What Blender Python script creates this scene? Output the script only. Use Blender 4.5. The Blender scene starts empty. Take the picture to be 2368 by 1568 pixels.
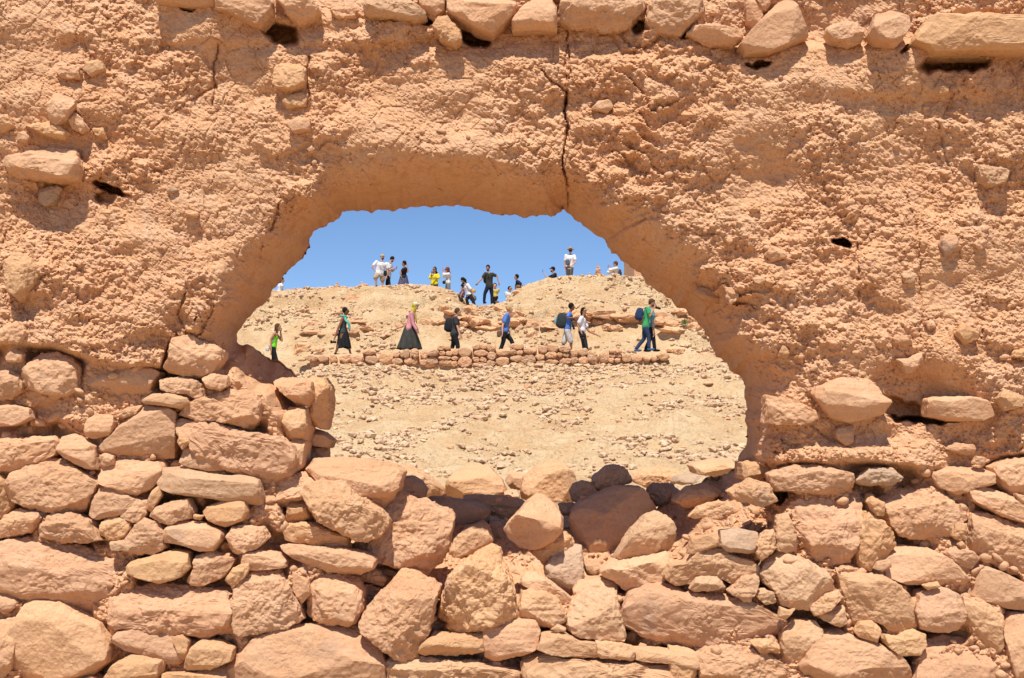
import bpy, math, random
import numpy as np
from mathutils import Vector

sc = bpy.context.scene
COL = sc.collection
# ------------------------------------------------------------------ camera, sky, sun
# picture units: the photograph at 2367 x 1568, focal length 3000 of those units
F, CU, CV = 3000.0, 1183.5, 784.0
PITCH = math.atan(216.0 / F)
EYE = 1.6
cam_d = bpy.data.cameras.new('camera'); cam = bpy.data.objects.new('camera', cam_d)
COL.objects.link(cam); sc.camera = cam
cam.location = (0, 0, EYE); cam.rotation_euler = (math.pi / 2 + PITCH, 0, 0)
cam_d.sensor_width = 36.0; cam_d.lens = F / 2367.0 * 36.0
cam_d.clip_start = 0.05; cam_d.clip_end = 3000

SUN_ELEV, SUN_AZ = math.radians(65), math.radians(180 + 10)   # azimuth clockwise from +Y
world = bpy.data.worlds.new('World'); sc.world = world; world.use_nodes = True
wn = world.node_tree; wn.nodes.clear()
sky = wn.nodes.new('ShaderNodeTexSky'); sky.sky_type = 'NISHITA'; sky.sun_disc = False
sky.sun_elevation = SUN_ELEV; sky.sun_rotation = SUN_AZ
sky.altitude = 2500; sky.air_density = 0.85; sky.dust_density = 0.1; sky.ozone_density = 6.0
bg = wn.nodes.new('ShaderNodeBackground'); bg.inputs[1].default_value = 0.104
wo = wn.nodes.new('ShaderNodeOutputWorld')
wn.links.new(sky.outputs[0], bg.inputs[0]); wn.links.new(bg.outputs[0], wo.inputs[0])
sun_d = bpy.data.lights.new('sun', 'SUN'); sun_d.energy = 4.45; sun_d.angle = math.radians(0.53)
sun_d.color = (1.0, 0.955, 0.88)
sun = bpy.data.objects.new('sun', sun_d); COL.objects.link(sun)
sdir = Vector((math.sin(SUN_AZ) * math.cos(SUN_ELEV), math.cos(SUN_AZ) * math.cos(SUN_ELEV), math.sin(SUN_ELEV)))
sun.rotation_euler = (-sdir).to_track_quat('-Z', 'Y').to_euler(); sun.location = sdir * 50
sc.view_settings.view_transform = 'Standard'; sc.view_settings.look = 'None'
sc.view_settings.gamma = 1.0; sc.view_settings.exposure = 0.42
sc.cycles.max_bounces = 6; sc.cycles.diffuse_bounces = 4

CP, SP = math.cos(PITCH), math.sin(PITCH)
def ray(u, v):
    x = (np.asarray(u, float) - CU) / F; y = (CV - np.asarray(v, float)) / F
    return x, CP - y * SP, SP + y * CP
def pt(u, v, Y):
    """world point on the sight line of (u, v) at distance Y"""
    x, yy, z = ray(u, v); k = Y / yy
    return np.stack([x * k, np.broadcast_to(Y, np.shape(x * k)), EYE + z * k], -1)

# ------------------------------------------------------------------ noise
def _hash(*a, seed=0):
    h = np.full(a[0].shape, (seed * 668265263 + 374761393) & 0xffffffff, np.uint32)
    for q, m in zip(a, (0x8da6b343, 0xd8163841, 0xcb1ab31f)):
        h = (h ^ (q.astype(np.int64) & 0xffffffff).astype(np.uint32) * np.uint32(m))
        h = h ^ (h >> np.uint32(13)); h = h * np.uint32(0x5bd1e995); h = h ^ (h >> np.uint32(15))
    return h
_G3 = np.random.RandomState(5).normal(size=(64, 3)); _G3 /= np.linalg.norm(_G3, axis=1)[:, None]
def noise3(p, seed=0):
    p = np.asarray(p, float); i = np.floor(p); f = p - i; i = i.astype(np.int64)
    w = f * f * f * (f * (f * 6 - 15) + 10); out = 0
    for dx in (0, 1):
        wx = w[:, 0] if dx else 1 - w[:, 0]
        for dy in (0, 1):
            wy = w[:, 1] if dy else 1 - w[:, 1]
            for dz in (0, 1):
                wz = w[:, 2] if dz else 1 - w[:, 2]
                g = _G3[_hash(i[:, 0] + dx, i[:, 1] + dy, i[:, 2] + dz, seed=seed) & np.uint32(63)]
                out = out + wx * wy * wz * (g[:, 0] * (f[:, 0] - dx) + g[:, 1] * (f[:, 1] - dy) + g[:, 2] * (f[:, 2] - dz))
    return out * 1.5
_A = np.linspace(0, 2 * np.pi, 64, endpoint=False); _G2 = np.stack([np.cos(_A), np.sin(_A)], 1)
def noise2(x, y, seed=0):
    ix = np.floor(x); iy = np.floor(y); fx = x - ix; fy = y - iy
    ix = ix.astype(np.int64); iy = iy.astype(np.int64)
    wx = fx * fx * fx * (fx * (fx * 6 - 15) + 10); wy = fy * fy * fy * (fy * (fy * 6 - 15) + 10); out = 0
    for dx in (0, 1):
        a = wx if dx else 1 - wx
        for dy in (0, 1):
            b = wy if dy else 1 - wy
            g = _G2[_hash(ix + dx, iy + dy, seed=seed) & np.uint32(63)]
            out = out + a * b * (g[..., 0] * (fx - dx) + g[..., 1] * (fy - dy))
    return out * 1.5
def fbm2(x, y, o=4, seed=0, gain=.5, ridge=False):
    s = 0; a = 1; k = 1
    for j in range(o):
        n = noise2(x * k + 17.3 * j, y * k - 9.1 * j, seed + j)
        if ridge: n = 1 - 2 * np.abs(n) * 1.4
        s = s + a * n; a *= gain; k *= 2.03
    return s
def fbm3(p, o=4, seed=0, gain=.5):
    s = 0; a = 1; k = 1
    for j in range(o):
        s = s + a * noise3(p * k + 11.7 * j, seed + j); a *= gain; k *= 2.03
    return s
def cells(x, y, seed=0):
    """F1, F2 and the random number of the nearest cell"""
    ix = np.floor(x).astype(np.int64); iy = np.floor(y).astype(np.int64)
    f1 = np.full(x.shape, 9.); f2 = np.full(x.shape, 9.); r = np.zeros(x.shape)
    for dx in (-1, 0, 1):
        for dy in (-1, 0, 1):
            h = _hash(ix + dx, iy + dy, seed=seed)
            px = ix + dx + (h & np.uint32(1023)) / 1023.; py = iy + dy + ((h >> np.uint32(10)) & np.uint32(1023)) / 1023.
            d = np.hypot(px - x, py - y); rr = ((h >> np.uint32(20)) & np.uint32(4095)) / 4095.
            near = d < f1
            f2 = np.where(near, f1, np.minimum(f2, d)); r = np.where(near, rr, r); f1 = np.where(near, d, f1)
    return f1, f2, r
def sstep(a, b, x):
    t = np.clip((x - a) / (b - a), 0, 1); return t * t * (3 - 2 * t)

# ------------------------------------------------------------------ mesh helpers
def mesh_np(name, v, faces, smooth=True):
    """faces: one (n,k) array or a list of such arrays"""
    if isinstance(faces, np.ndarray): faces = [faces]
    faces = [f for f in faces if len(f)]
    me = bpy.data.meshes.new(name)
    me.vertices.add(len(v)); me.vertices.foreach_set('co', np.ascontiguousarray(v, np.float32).ravel())
    li = np.concatenate([f.ravel() for f in faces]).astype(np.int32)
    tot = np.concatenate([np.full(len(f), f.shape[1]) for f in faces]).astype(np.int32)
    me.loops.add(len(li)); me.loops.foreach_set('vertex_index', li)
    me.polygons.add(len(tot)); me.polygons.foreach_set('loop_start', (np.cumsum(tot) - tot).astype(np.int32))
    me.polygons.foreach_set('use_smooth', np.full(len(tot), smooth))
    me.update(calc_edges=True)
    return me
def link(name, me, mat=None, parent=None, loc=None, color=None):
    o = bpy.data.objects.new(name, me); COL.objects.link(o)
    if mat is not None and me is not None and not me.materials: me.materials.append(mat)
    if parent is not None: o.parent = parent
    if loc is not None: o.location = [float(c) for c in loc]
    if color is not None: o.color = (*color[:3], 1)
    return o
def tag(o, label=None, cat=None, group=None, kind=None):
    for k, q in (('label', label), ('category', cat), ('group', group), ('kind', kind)):
        if q: o[k] = q
    return o
def _ico(sub):
    import bmesh
    bm = bmesh.new(); bmesh.ops.create_icosphere(bm, subdivisions=sub, radius=1)
    v = np.array([q.co[:] for q in bm.verts]); f = np.array([[q.index for q in p.verts] for p in bm.faces]); bm.free()
    return v, f
ICO = {k: _ico(k) for k in (1, 2, 3, 4, 5, 6)}

# ------------------------------------------------------------------ materials
def rgb(r, g, b):
    f = lambda c: (c / 255 / 12.92) if c / 255 <= .04045 else ((c / 255 + .055) / 1.055) ** 2.4
    return (f(r), f(g), f(b))
class NT:
    def __init__(s, name, rough=.9, spec=.15):
        s.m = bpy.data.materials.new(name); s.m.use_nodes = True; s.t = s.m.node_tree
        s.b = s.t.nodes['Principled BSDF']; s.b.inputs['Roughness'].default_value = rough
        s.b.inputs['Specular IOR Level'].default_value = spec
        s.tc = s.t.nodes.new('ShaderNodeTexCoord')
    def n(s, kind, **kw):
        q = s.t.nodes.new(kind)
        for k, x in kw.items():
            if k in q.inputs: q.inputs[k].default_value = x
            else: setattr(q, k, x)
        return q
    def l(s, a, b): s.t.links.new(a, b)
    def noise(s, scale, detail=6, rough=.6, co='Object', stretch=None, dist=0):
        q = s.n('ShaderNodeTexNoise', Scale=scale, Detail=detail, Roughness=rough, Distortion=dist)
        if stretch:
            mp = s.n('ShaderNodeMapping'); mp.inputs['Scale'].default_value = stretch
            s.l(s.tc.outputs[co], mp.inputs[0]); s.l(mp.outputs[0], q.inputs['Vector'])
        else: s.l(s.tc.outputs[co], q.inputs['Vector'])
        return q.outputs[0]
    def ramp(s, x, lo, hi, a=(0, 0, 0), b=(1, 1, 1)):
        q = s.n('ShaderNodeValToRGB'); e = q.color_ramp.elements
        e[0].position = lo; e[1].position = hi; e[0].color = (*a, 1); e[1].color = (*b, 1); s.l(x, q.inputs[0]); return q.outputs[0]
    def mix(s, fac, a, b, mode='MIX'):
        q = s.n('ShaderNodeMixRGB'); q.blend_type = mode
        for k, x in enumerate((fac, a, b)):
            if isinstance(x, (int, float)): q.inputs[k].default_value = x
            elif isinstance(x, tuple): q.inputs[k].default_value = (*x[:3], 1)
            else: s.l(x, q.inputs[k])
        return q.outputs[0]
    def base(s, c):
        if isinstance(c, tuple): s.b.inputs['Base Color'].default_value = (*c[:3], 1)
        else: s.l(c, s.b.inputs['Base Color'])
    def bump(s, h, dist, strength=1.0, prev=None):
        q = s.n('ShaderNodeBump', Distance=dist, Strength=strength); s.l(h, q.inputs['Height'])
        if prev is not None: s.l(prev, q.inputs['Normal'])
        s.l(q.outputs[0], s.b.inputs['Normal']); return q.outputs[0]

def mat_earth():
    s = NT('earth_render')
    big = s.noise(1.6, 5, .6); mid = s.noise(9, 8, .68); fine = s.noise(60, 6, .7); pale = s.noise(4.5, 6, .7, dist=.6)
    c = s.mix(s.ramp(big, .35, .65), (.66, .36, .185), (.68, .405, .225))
    c = s.mix(s.ramp(mid, .42, .72), c, (.67, .41, .25))
    c = s.mix(s.ramp(s.noise(14, 7, .72, dist=.4), .33, .50, (.55, .55, .55), (0, 0, 0)), c, (.50, .245, .115))
    c = s.mix(s.ramp(pale, .58, .78), c, (.66, .44, .285))
    c = s.mix(s.ramp(fine, .32, .50, (.55, .55, .55), (0, 0, 0)), c, (.47, .245, .13))
    sp = s.n('ShaderNodeTexVoronoi', Scale=70.); s.l(s.tc.outputs['Object'], sp.inputs['Vector'])
    c = s.mix(s.ramp(sp.outputs['Distance'], .10, .22, (.35, .35, .35), (0, 0, 0)), c, (.70, .47, .31))
    s.base(c)
    b = s.bump(mid, .018, .8); b = s.bump(fine, .006, .9, b); s.bump(s.noise(210, 4, .7), .0018, .9, b)
    return s.m
def mat_stone():
    s = NT('rough_stone')
    oi = s.n('ShaderNodeObjectInfo'); base = oi.outputs['Color']
    mp = s.n('ShaderNodeVectorMath', operation='ADD'); s.l(s.tc.outputs['Object'], mp.inputs[0])
    rnd = s.n('ShaderNodeVectorMath', operation='SCALE'); rnd.inputs[0].default_value = (37, 19, 53); s.l(oi.outputs['Random'], rnd.inputs['Scale'])
    s.l(rnd.outputs[0], mp.inputs[1])
    def nz(scale, d=6, r=.65, dist=0, stretch=None):
        q = s.n('ShaderNodeTexNoise', Scale=scale, Detail=d, Roughness=r, Distortion=dist)
        if stretch:
            m2 = s.n('ShaderNodeMapping'); m2.inputs['Scale'].default_value = stretch; s.l(mp.outputs[0], m2.inputs[0]); s.l(m2.outputs[0], q.inputs['Vector'])
        else: s.l(mp.outputs[0], q.inputs['Vector'])
        return q.outputs[0]
    big = nz(5, 5); mid = nz(18, 8, .7); fine = nz(90, 6, .7); st = nz(6, 6, .6, stretch=(.6, 1, 5))
    c = s.mix(s.ramp(big, .35, .66), base, s.mix(1.0, base, (1.06, 1.13, 1.22), 'MULTIPLY'))
    c = s.mix(s.ramp(st, .45, .7, (0, 0, 0), (.6, .6, .6)), c, s.mix(1.0, base, (.84, .80, .78), 'MULTIPLY'))
    c = s.mix(s.ramp(mid, .55, .75, (0, 0, 0), (.55, .55, .55)), c, (.66, .44, .28))
    c = s.mix(s.ramp(fine, .30, .46, (.6, .6, .6), (0, 0, 0)), c, s.mix(1.0, base, (.62, .58, .56), 'MULTIPLY'))
    c = s.mix(s.ramp(nz(3.2, 5, .6), .64, .74, (0, 0, 0), (.45, .45, .45)), c, (.33, .25, .20))
    s.base(c)
    b = s.bump(mid, .012, .8); b = s.bump(fine, .0035, .9, b); s.bump(nz(300, 3, .7), .0012, .8, b)
    return s.m
def mat_hill():
    s = NT('pale_gravel_earth')
    big = s.noise(.22, 6, .65); mid = s.noise(1.3, 7, .68); fine = s.noise(9, 7, .7)
    c = s.mix(s.ramp(big, .38, .62), (.52, .33, .165), (.57, .40, .225))
    c = s.mix(s.ramp(mid, .45, .68), c, (.61, .45, .27))
    c = s.mix(s.ramp(s.noise(.5, 5, .6), .55, .72, (0, 0, 0), (.7, .7, .7)), c, (.47, .28, .15))
    c = s.mix(s.ramp(fine, .34, .5, (.6, .6, .6), (0, 0, 0)), c, (.34, .21, .12))
    sp = s.n('ShaderNodeTexVoronoi', Scale=11.); s.l(s.tc.outputs['Object'], sp.inputs['Vector'])
    c = s.mix(s.ramp(sp.outputs['Distance'], .12, .3, (.6, .6, .6), (0, 0, 0)), c, (.62, .46, .28))
    s.base(c)
    b = s.bump(mid, .16, .7); b = s.bump(fine, .05, .9, b); s.bump(sp.outputs['Distance'], .04, .6, b)
    return s.m
def mat_plain(name, col, rough=.8, spec=.2, vary=.25, scale=14.):
    s = NT(name, rough, spec)
    d = tuple(c * (1 - vary) for c in col); e = tuple(min(1, c * (1 + vary * .4)) for c in col)
    n = s.noise(scale, 4, .6, stretch=(1, 1, .45)); s.base(s.mix(s.ramp(n, .35, .65), d, e)); s.bump(n, .012, .6)
    return s.m
_MC = {}
def fabric(name, col):
    if name not in _MC: _MC[name] = mat_plain(name, col, .85, .15)
    return _MC[name]
EARTH, STONE, HILL = mat_earth(), mat_stone(), mat_hill()
PINK = (.625, .352, .192); ORANGE = (.615, .345, .172); OCHRE = (.63, .362, .192); PALE = (.64, .385, .215)
GREY = (.49, .32, .20); YELLOW = (.65, .375, .185); ROSE = (.61, .34, .19); DUN = (.57, .335, .185)
# ------------------------------------------------------------------ terrain behind and in front of the wall
def zpix(u, v, Y): return float(pt(u, v, Y)[2])
_ru = np.array([300, 500, 620, 700, 800, 880, 950, 1020, 1060, 1085, 1110, 1160, 1180, 1215, 1260, 1330, 1420, 1500, 1700, 2000.])
_rv = np.array([715, 690, 677, 670, 667, 663, 659, 663, 680, 703, 713, 708, 682, 662, 649, 644, 642, 640, 636, 634.])
_rz = np.array([zpix(u, v, 60.) for u, v in zip(_ru, _rv)])
_rx = (_ru - CU) / F * 60
def terrain_z(X, Y, rough=True):
    X = np.asarray(X, float); Y = np.asarray(Y, float)
    rz = np.interp(X, _rx, _rz)
    low = 1.6 * sstep(-6.2, -9.5, X * 45 / np.maximum(Y, 1))              # the path drops towards the left
    P = zpix(1183, 822, 45.0) - low * .55
    ks = [-80, 4.6, 5.35, 6.0, 7.4, 10, 16, 22, 28, 36, 43.9, 44.3, 47.3, 48.6, 53.5, 60, 62.5, 72, 110, 400]
    z = [0, 0, .35, 1.10, 1.20, .2, -1.6, -1.1, zpix(1183, 1098, 28.), zpix(1183, 955, 36.), zpix(1183, 848, 43.9) - low, P - .04, P + .05, P + .75,
         None, None, None, None, -3, -14]
    zs = []
    for k, q in zip(ks, z):
        if k == 53.5: q = P + .75 + (rz - P - .75) * .58
        elif k == 60: q = rz
        elif k == 62.5: q = rz - .12
        elif k == 72: q = rz - 1.9
        zs.append(q + 0 * X)
    zs = np.stack(zs, -1); ks = np.array(ks, float)
    j = np.clip(np.searchsorted(ks, Y) - 1, 0, len(ks) - 2)
    t = (Y - ks[j]) / (ks[j + 1] - ks[j])
    a = np.take_along_axis(zs, j[..., None], -1)[..., 0]; b = np.take_along_axis(zs, j[..., None] + 1, -1)[..., 0]
    out = a + (b - a) * t
    if rough:
        onpath = sstep(43.5, 44.3, Y) * sstep(48.2, 47.2, Y)
        amp = (1 - .85 * onpath) * sstep(8, 14, Y)
        crest = 1 - .9 * sstep(56, 59.5, Y)
        out = out + amp * crest * (.30 * fbm2(X * .16, Y * .16, 3, 3) + .16 * fbm2(X * .6, Y * .6, 4, 9))
        out = out + amp * (.08 * fbm2(X * 1.6, Y * 1.9, 4, 21, .6) + .03 * np.abs(noise2(X * 5, Y * 5, 33)))
        # broken rock ledges on the upper slope
        for y0, h, sd, xa in ((49.0, .35, 40, 0), (49.9, .60, 41, -.6), (51.5, .50, 43, .0), (53.2, .42, 45, -.4), (55.2, .36, 47, -.2), (57.2, .30, 49, 0)):
            yy = y0 + 1.0 * noise2(X * .22, X * 0 + sd, sd) + .45 * noise2(X * .9, X * 0, sd + 1) + .15 * noise2(X * 3.1, X * 0, sd + 6)
            m = np.clip(.5 + 1.2 * noise2(X * .17 + 5, X * 0 + 3, sd + 2) + xa * 0 + .35 * sstep(-3, 6, X), 0, 1)
            st = sstep(yy - .10, yy + .10, Y) - sstep(yy + .1, yy + 2.2, Y)
            out = out + h * m * st
        # little gully edges low on the slope
        for y0, h, sd in ((30.2, .16, 61), (33.5, .12, 63)):
            yy = y0 + 1.2 * noise2(X * .3, X * 0 + sd, sd) + .3 * noise2(X * 1.7, X * 0, sd + 1)
            m = np.clip(.3 + 1.6 * noise2(X * .35 + 5, X * 0 + 3, sd + 2), 0, 1)
            out = out + h * m * (sstep(yy - .12, yy + .12, Y) - sstep(yy + .12, yy + 1.8, Y))
        out = out + .02 * noise2(X * 3, Y * 3, 71) * (1 - amp)
    return out
def axis(a, b, dense, out):
    """coordinates: dense = (from, to, step), growing steps outside"""
    d0, d1, st = dense; xs = list(np.arange(d0, d1 + st / 2, st)); s = st; x = xs[-1]
    while x < b: s *= 1.18; s = min(s, out); x += s; xs.append(x)
    s = st; x = xs[0]; lo = []
    while x > a: s *= 1.18; s = min(s, out); x -= s; lo.append(x)
    return np.array(lo[::-1] + xs)
gx = axis(-420, 420, (-13.5, 13.5, .062), 20); gy = np.concatenate([axis(-300, 4.55, (4.3, 4.55, .25), 20)[:-3], np.arange(4.6, 27, .28), axis(27, 420, (27, 61, .062), 14)[1:]])
gy = np.unique(gy[gy < 420])
GX, GY = np.meshgrid(gx, gy)
GZ = terrain_z(GX, GY)
nx, ny = len(gx), len(gy)
idx = np.arange(nx * ny).reshape(ny, nx)
q = np.stack([idx[:-1, :-1], idx[:-1, 1:], idx[1:, 1:], idx[1:, :-1]], -1).reshape(-1, 4)
ground = link('ground', mesh_np('ground', np.stack([GX, GY, GZ], -1).reshape(-1, 3), q), HILL)
tag(ground, 'pale stony desert hillside and ground', kind='structure')

# ------------------------------------------------------------------ the ruined wall: one relief sheet with the hole in it
# outline of the hole: u, v, width of the flared edge, thickness there, linear share
OUT = [(548,790,69.75,.62,.05),(552,765,102.3,.62,.05),(570,745,120.9,.6,.05),(590,720,130.2,.6,.05),(625,680,139.5,.6,.05),(655,640,139.5,.6,.05),(690,605,130.2,.6,.05),(712,585,120.9,.6,.05),
 (716,565,111.6,.6,.05),(720,548,102.3,.6,.05),(740,523,102.3,.6,.05),(765,512,102.3,.6,.05),(785,505,102.3,.6,.05),(792,490,127.075,.6,.05),(815,484,132.6,.6,.05),(855,490,138.125,.6,.05),
 (900,487,138.125,.6,.05),(960,478,138.125,.6,.05),(1010,476,138.125,.6,.05),(1065,475,132.6,.6,.05),(1110,482,127.075,.6,.05),(1140,492,121.55,.6,.05),(1170,500,105,.6,.3),(1210,502,105,.6,.3),
 (1260,499,116.025,.6,.05),(1285,496,116.025,.6,.05),(1300,480,116.025,.6,.05),(1310,492,116.025,.6,.05),(1325,510,110,.6,.3),(1345,525,115,.6,.3),(1375,540,107.88,.6,.05),(1393,552,116.87,.6,.05),
 (1405,570,125.86,.6,.05),(1415,585,134.85,.6,.05),(1440,603,143.84,.6,.05),(1470,622,152.83,.6,.05),(1490,640,157.325,.6,.05),(1510,665,157.325,.6,.05),(1545,690,152.83,.6,.05),(1560,705,148.335,.6,.05),
 (1590,725,143.84,.6,.05),(1615,745,139.345,.6,.05),(1625,765,134.85,.6,.05),(1640,790,134.85,.6,.05),(1655,815,125.86,.6,.05),(1680,845,116.87,.6,.05),(1700,865,107.88,.6,.05),(1718,885,98.89,.6,.05),
 (1718,920,89.9,.6,.05),(1725,945,85.405,.6,.05),(1720,975,80.91,.6,.05),(1728,1010,71.92,.6,.05),(1720,1030,67.425,.6,.05),(1708,1055,80,.65,.7),(1700,1085,110,.75,.9),
 (1640,1108,170,.85,1),(1570,1135,200,.9,1),(1520,1175,200,.95,1),(1400,1212,190,.95,1),(1300,1220,185,.95,1),(1150,1215,185,.95,1),(1000,1205,180,.95,1),(900,1185,190,.95,1),
 (800,1150,190,.9,1),(735,1100,120,.8,1),(712,1040,60,.6,.8),(706,960,55,.6,.6),(700,900,70,.6,.7),(692,876,95,.68,.8),(683,862,100,.68,.8),(640,835,90,.66,.8),(600,812,80,.64,.7),(565,797,69.75,.62,.05)]
OA = np.array(OUT, float)
def resample(P, step):
    out = []
    for j in range(len(P)):
        a, b = P[j], P[(j + 1) % len(P)]; n = max(1, int(np.hypot(*(b - a)[:2]) / step))
        for k in range(n): out.append(a + (b - a) * k / n)
    return np.array(out)
OR = resample(OA, 4.0)
# ragged edge
_t = np.roll(OR[:, :2], -1, 0) - np.roll(OR[:, :2], 1, 0); _t /= np.linalg.norm(_t, axis=1)[:, None]
_nrm = np.stack([_t[:, 1], -_t[:, 0]], 1)
_rag = 6.5 * fbm2(OR[:, 0] * .03, OR[:, 1] * .03, 5, 77, .7)
OR[:, :2] += _nrm * _rag[:, None]
def poly_inside(P, u, v):
    x1, y1 = P[:, 0], P[:, 1]; x2, y2 = np.roll(x1, -1), np.roll(y1, -1); c = np.zeros(u.shape, bool)
    for a, b, p, q_ in zip(x1, y1, x2, y2):
        if b == q_: continue
        c ^= ((b > v) != (q_ > v)) & (u < (p - a) * (v - b) / (q_ - b) + a)
    return c
def seg_dist(P, u, v, closed=True):
    """distance to a polyline, the closest point"""
    d = np.full(u.shape, 1e9); cx = np.zeros(u.shape); cy = np.zeros(u.shape)
    n = len(P) if closed else len(P) - 1
    for j in range(n):
        a = P[j]; b = P[(j + 1) % len(P)]; ab = b - a; L = max(ab @ ab, 1e-9)
        t = np.clip(((u - a[0]) * ab[0] + (v - a[1]) * ab[1]) / L, 0, 1)
        qx = a[0] + t * ab[0]; qy = a[1] + t * ab[1]; dd = np.hypot(u - qx, v - qy); m = dd < d
        d = np.where(m, dd, d); cx = np.where(m, qx, cx); cy = np.where(m, qy, cy)
    return d, cx, cy
def front(v): return 5.0 - .00027 * np.clip(np.asarray(v, float) - 1000, 0, None)
def T(s): # crop letters -> picture units
    out = []; k = None
    for w in s.split():
        if ':' in w: k, w = w.split(':')
        if not w: continue
        x, y = (float(c) for c in w.split(','))
        if k == 'L': p = (x * .5099, 768.6 + y * .5099)
        elif k == 'C': p = (672.5 + x * .4057, 960.7 + y * .4057)
        elif k == 'R': p = (1579.4 + x * .5099, 768.6 + y * .5099)
        elif k == 'T': p = (x * .5, y * .5)
        elif k == 'U': p = (1183.5 + x * .5, y * .5)
        elif k == 'A': p = (576.4 + x * .25738, 461.1 + y * .25733)
        elif k == 'B': p = (1087.5 + x * .25738, 461.1 + y * .25733)
        else: p = (x, y)
        out.append(p)
    return np.array(out)
# masonry (stone courses) starts below these lines
LB = np.array([(-400,850),(0,800),(120,800),(210,830),(370,850),(390,790),(440,765),(500,775),(560,800),(620,845),(690,880),(720,1040),(745,1110)])
RB = np.array([(1500,1140),(1590,1115),(1700,1090),(1780,1068),(2000,1068),(2130,1080),(2260,1060),(2367,1050),(2800,1040)])
CRACKS = [('1308,212 1309,300 1306,345 1302,380 1312,430 1310,496', .06, 2.4), ('1307,95 1304,160 1308,215', .018, 1.8), ('1250,160 1280,190 1307,212', .025, 2.0), ('T:1015,205 985,300 1000,420 975,520', .02, 2.2),
 ('T:1425,265 1420,400 1428,520', .025, 2.4), ('T:1290,945 1280,1010 1250,1065', .03, 2.6), ('T:1215,1120 1200,1170 1210,1215', .015, 2), ('T:700,600 860,470 1000,400', .012, 2.2),
 ('U:1960,560 2000,650 2000,720 2035,800', .011, 1.8), ('U:1825,880 1840,960 1880,1080 1890,1200 1885,1560', .012, 2.0), ('U:1600,1130 1598,1300 1605,1500', .012, 2.0),
 ('U:250,130 262,330 250,480', .025, 2.2), ('U:640,760 780,860 900,980', .01, 2), ('U:430,1110 520,1060 620,1010', .02, 3), ('T:860,1340 830,1450 870,1568', .02, 2.4), ('T:450,460 330,480 380,560', .012, 2),
 ('U:780,1040 860,1090 960,1080', .012, 2), ('U:1250,1050 1180,1110 1240,1180', .012, 2), ('R:520,330 560,400 640,470 760,520', .015, 2.4), ('R:320,570 380,590 390,640', .03, 3), ('C:-560,60 -460,110 -440,190', .02, 2.4)]
HOLES = [(258,438,40,9,.22,.35),(243,456,22,14,.08,.2),(1943,562,18,10,.24,0),(1098,92,36,17,.26,.25),(652,80,40,22,.26,.3),(1752,148,30,6,.16,-.15),(2205,150,78,17,.28,-.05),
 (1482,62,17,14,.16,-.5),(1592,82,24,8,.14,-.4),(432,20,18,5,.12,0),(985,50,14,8,.14,0),(2128,970,75,8,.22,.06),(2080,945,70,22,.12,.2),(1800,1150,17,16,.2,.2),(2090,115,12,7,.12,-.5),(505,500,8,10,0,0)]
DENTS = [(2120,905,95,70,.10),(1500,120,420,16,.035),(900,110,500,15,.025),(230,330,120,60,.05),(560,215,120,60,.03),(350,200,160,90,.02),(460,560,70,50,.02),(170,470,110,60,.03),(90,560,90,60,.03),
 (2010,1010,160,28,.05),(1960,240,320,26,.03),(240,560,60,70,.03),(100,330,130,110,-.02),(60,350,70,40,-.02),(700,300,200,40,-.02),(1000,330,200,40,-.03),(1500,330,200,80,-.02),(1900,820,200,60,-.02),(2180,840,70,60,-.05),
 (330,700,140,60,-.03),(430,770,50,60,.03),(1760,640,150,40,-.015),(80,640,60,60,-.02),(2260,80,160,60,.05),(2100,140,60,40,.0)]
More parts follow.
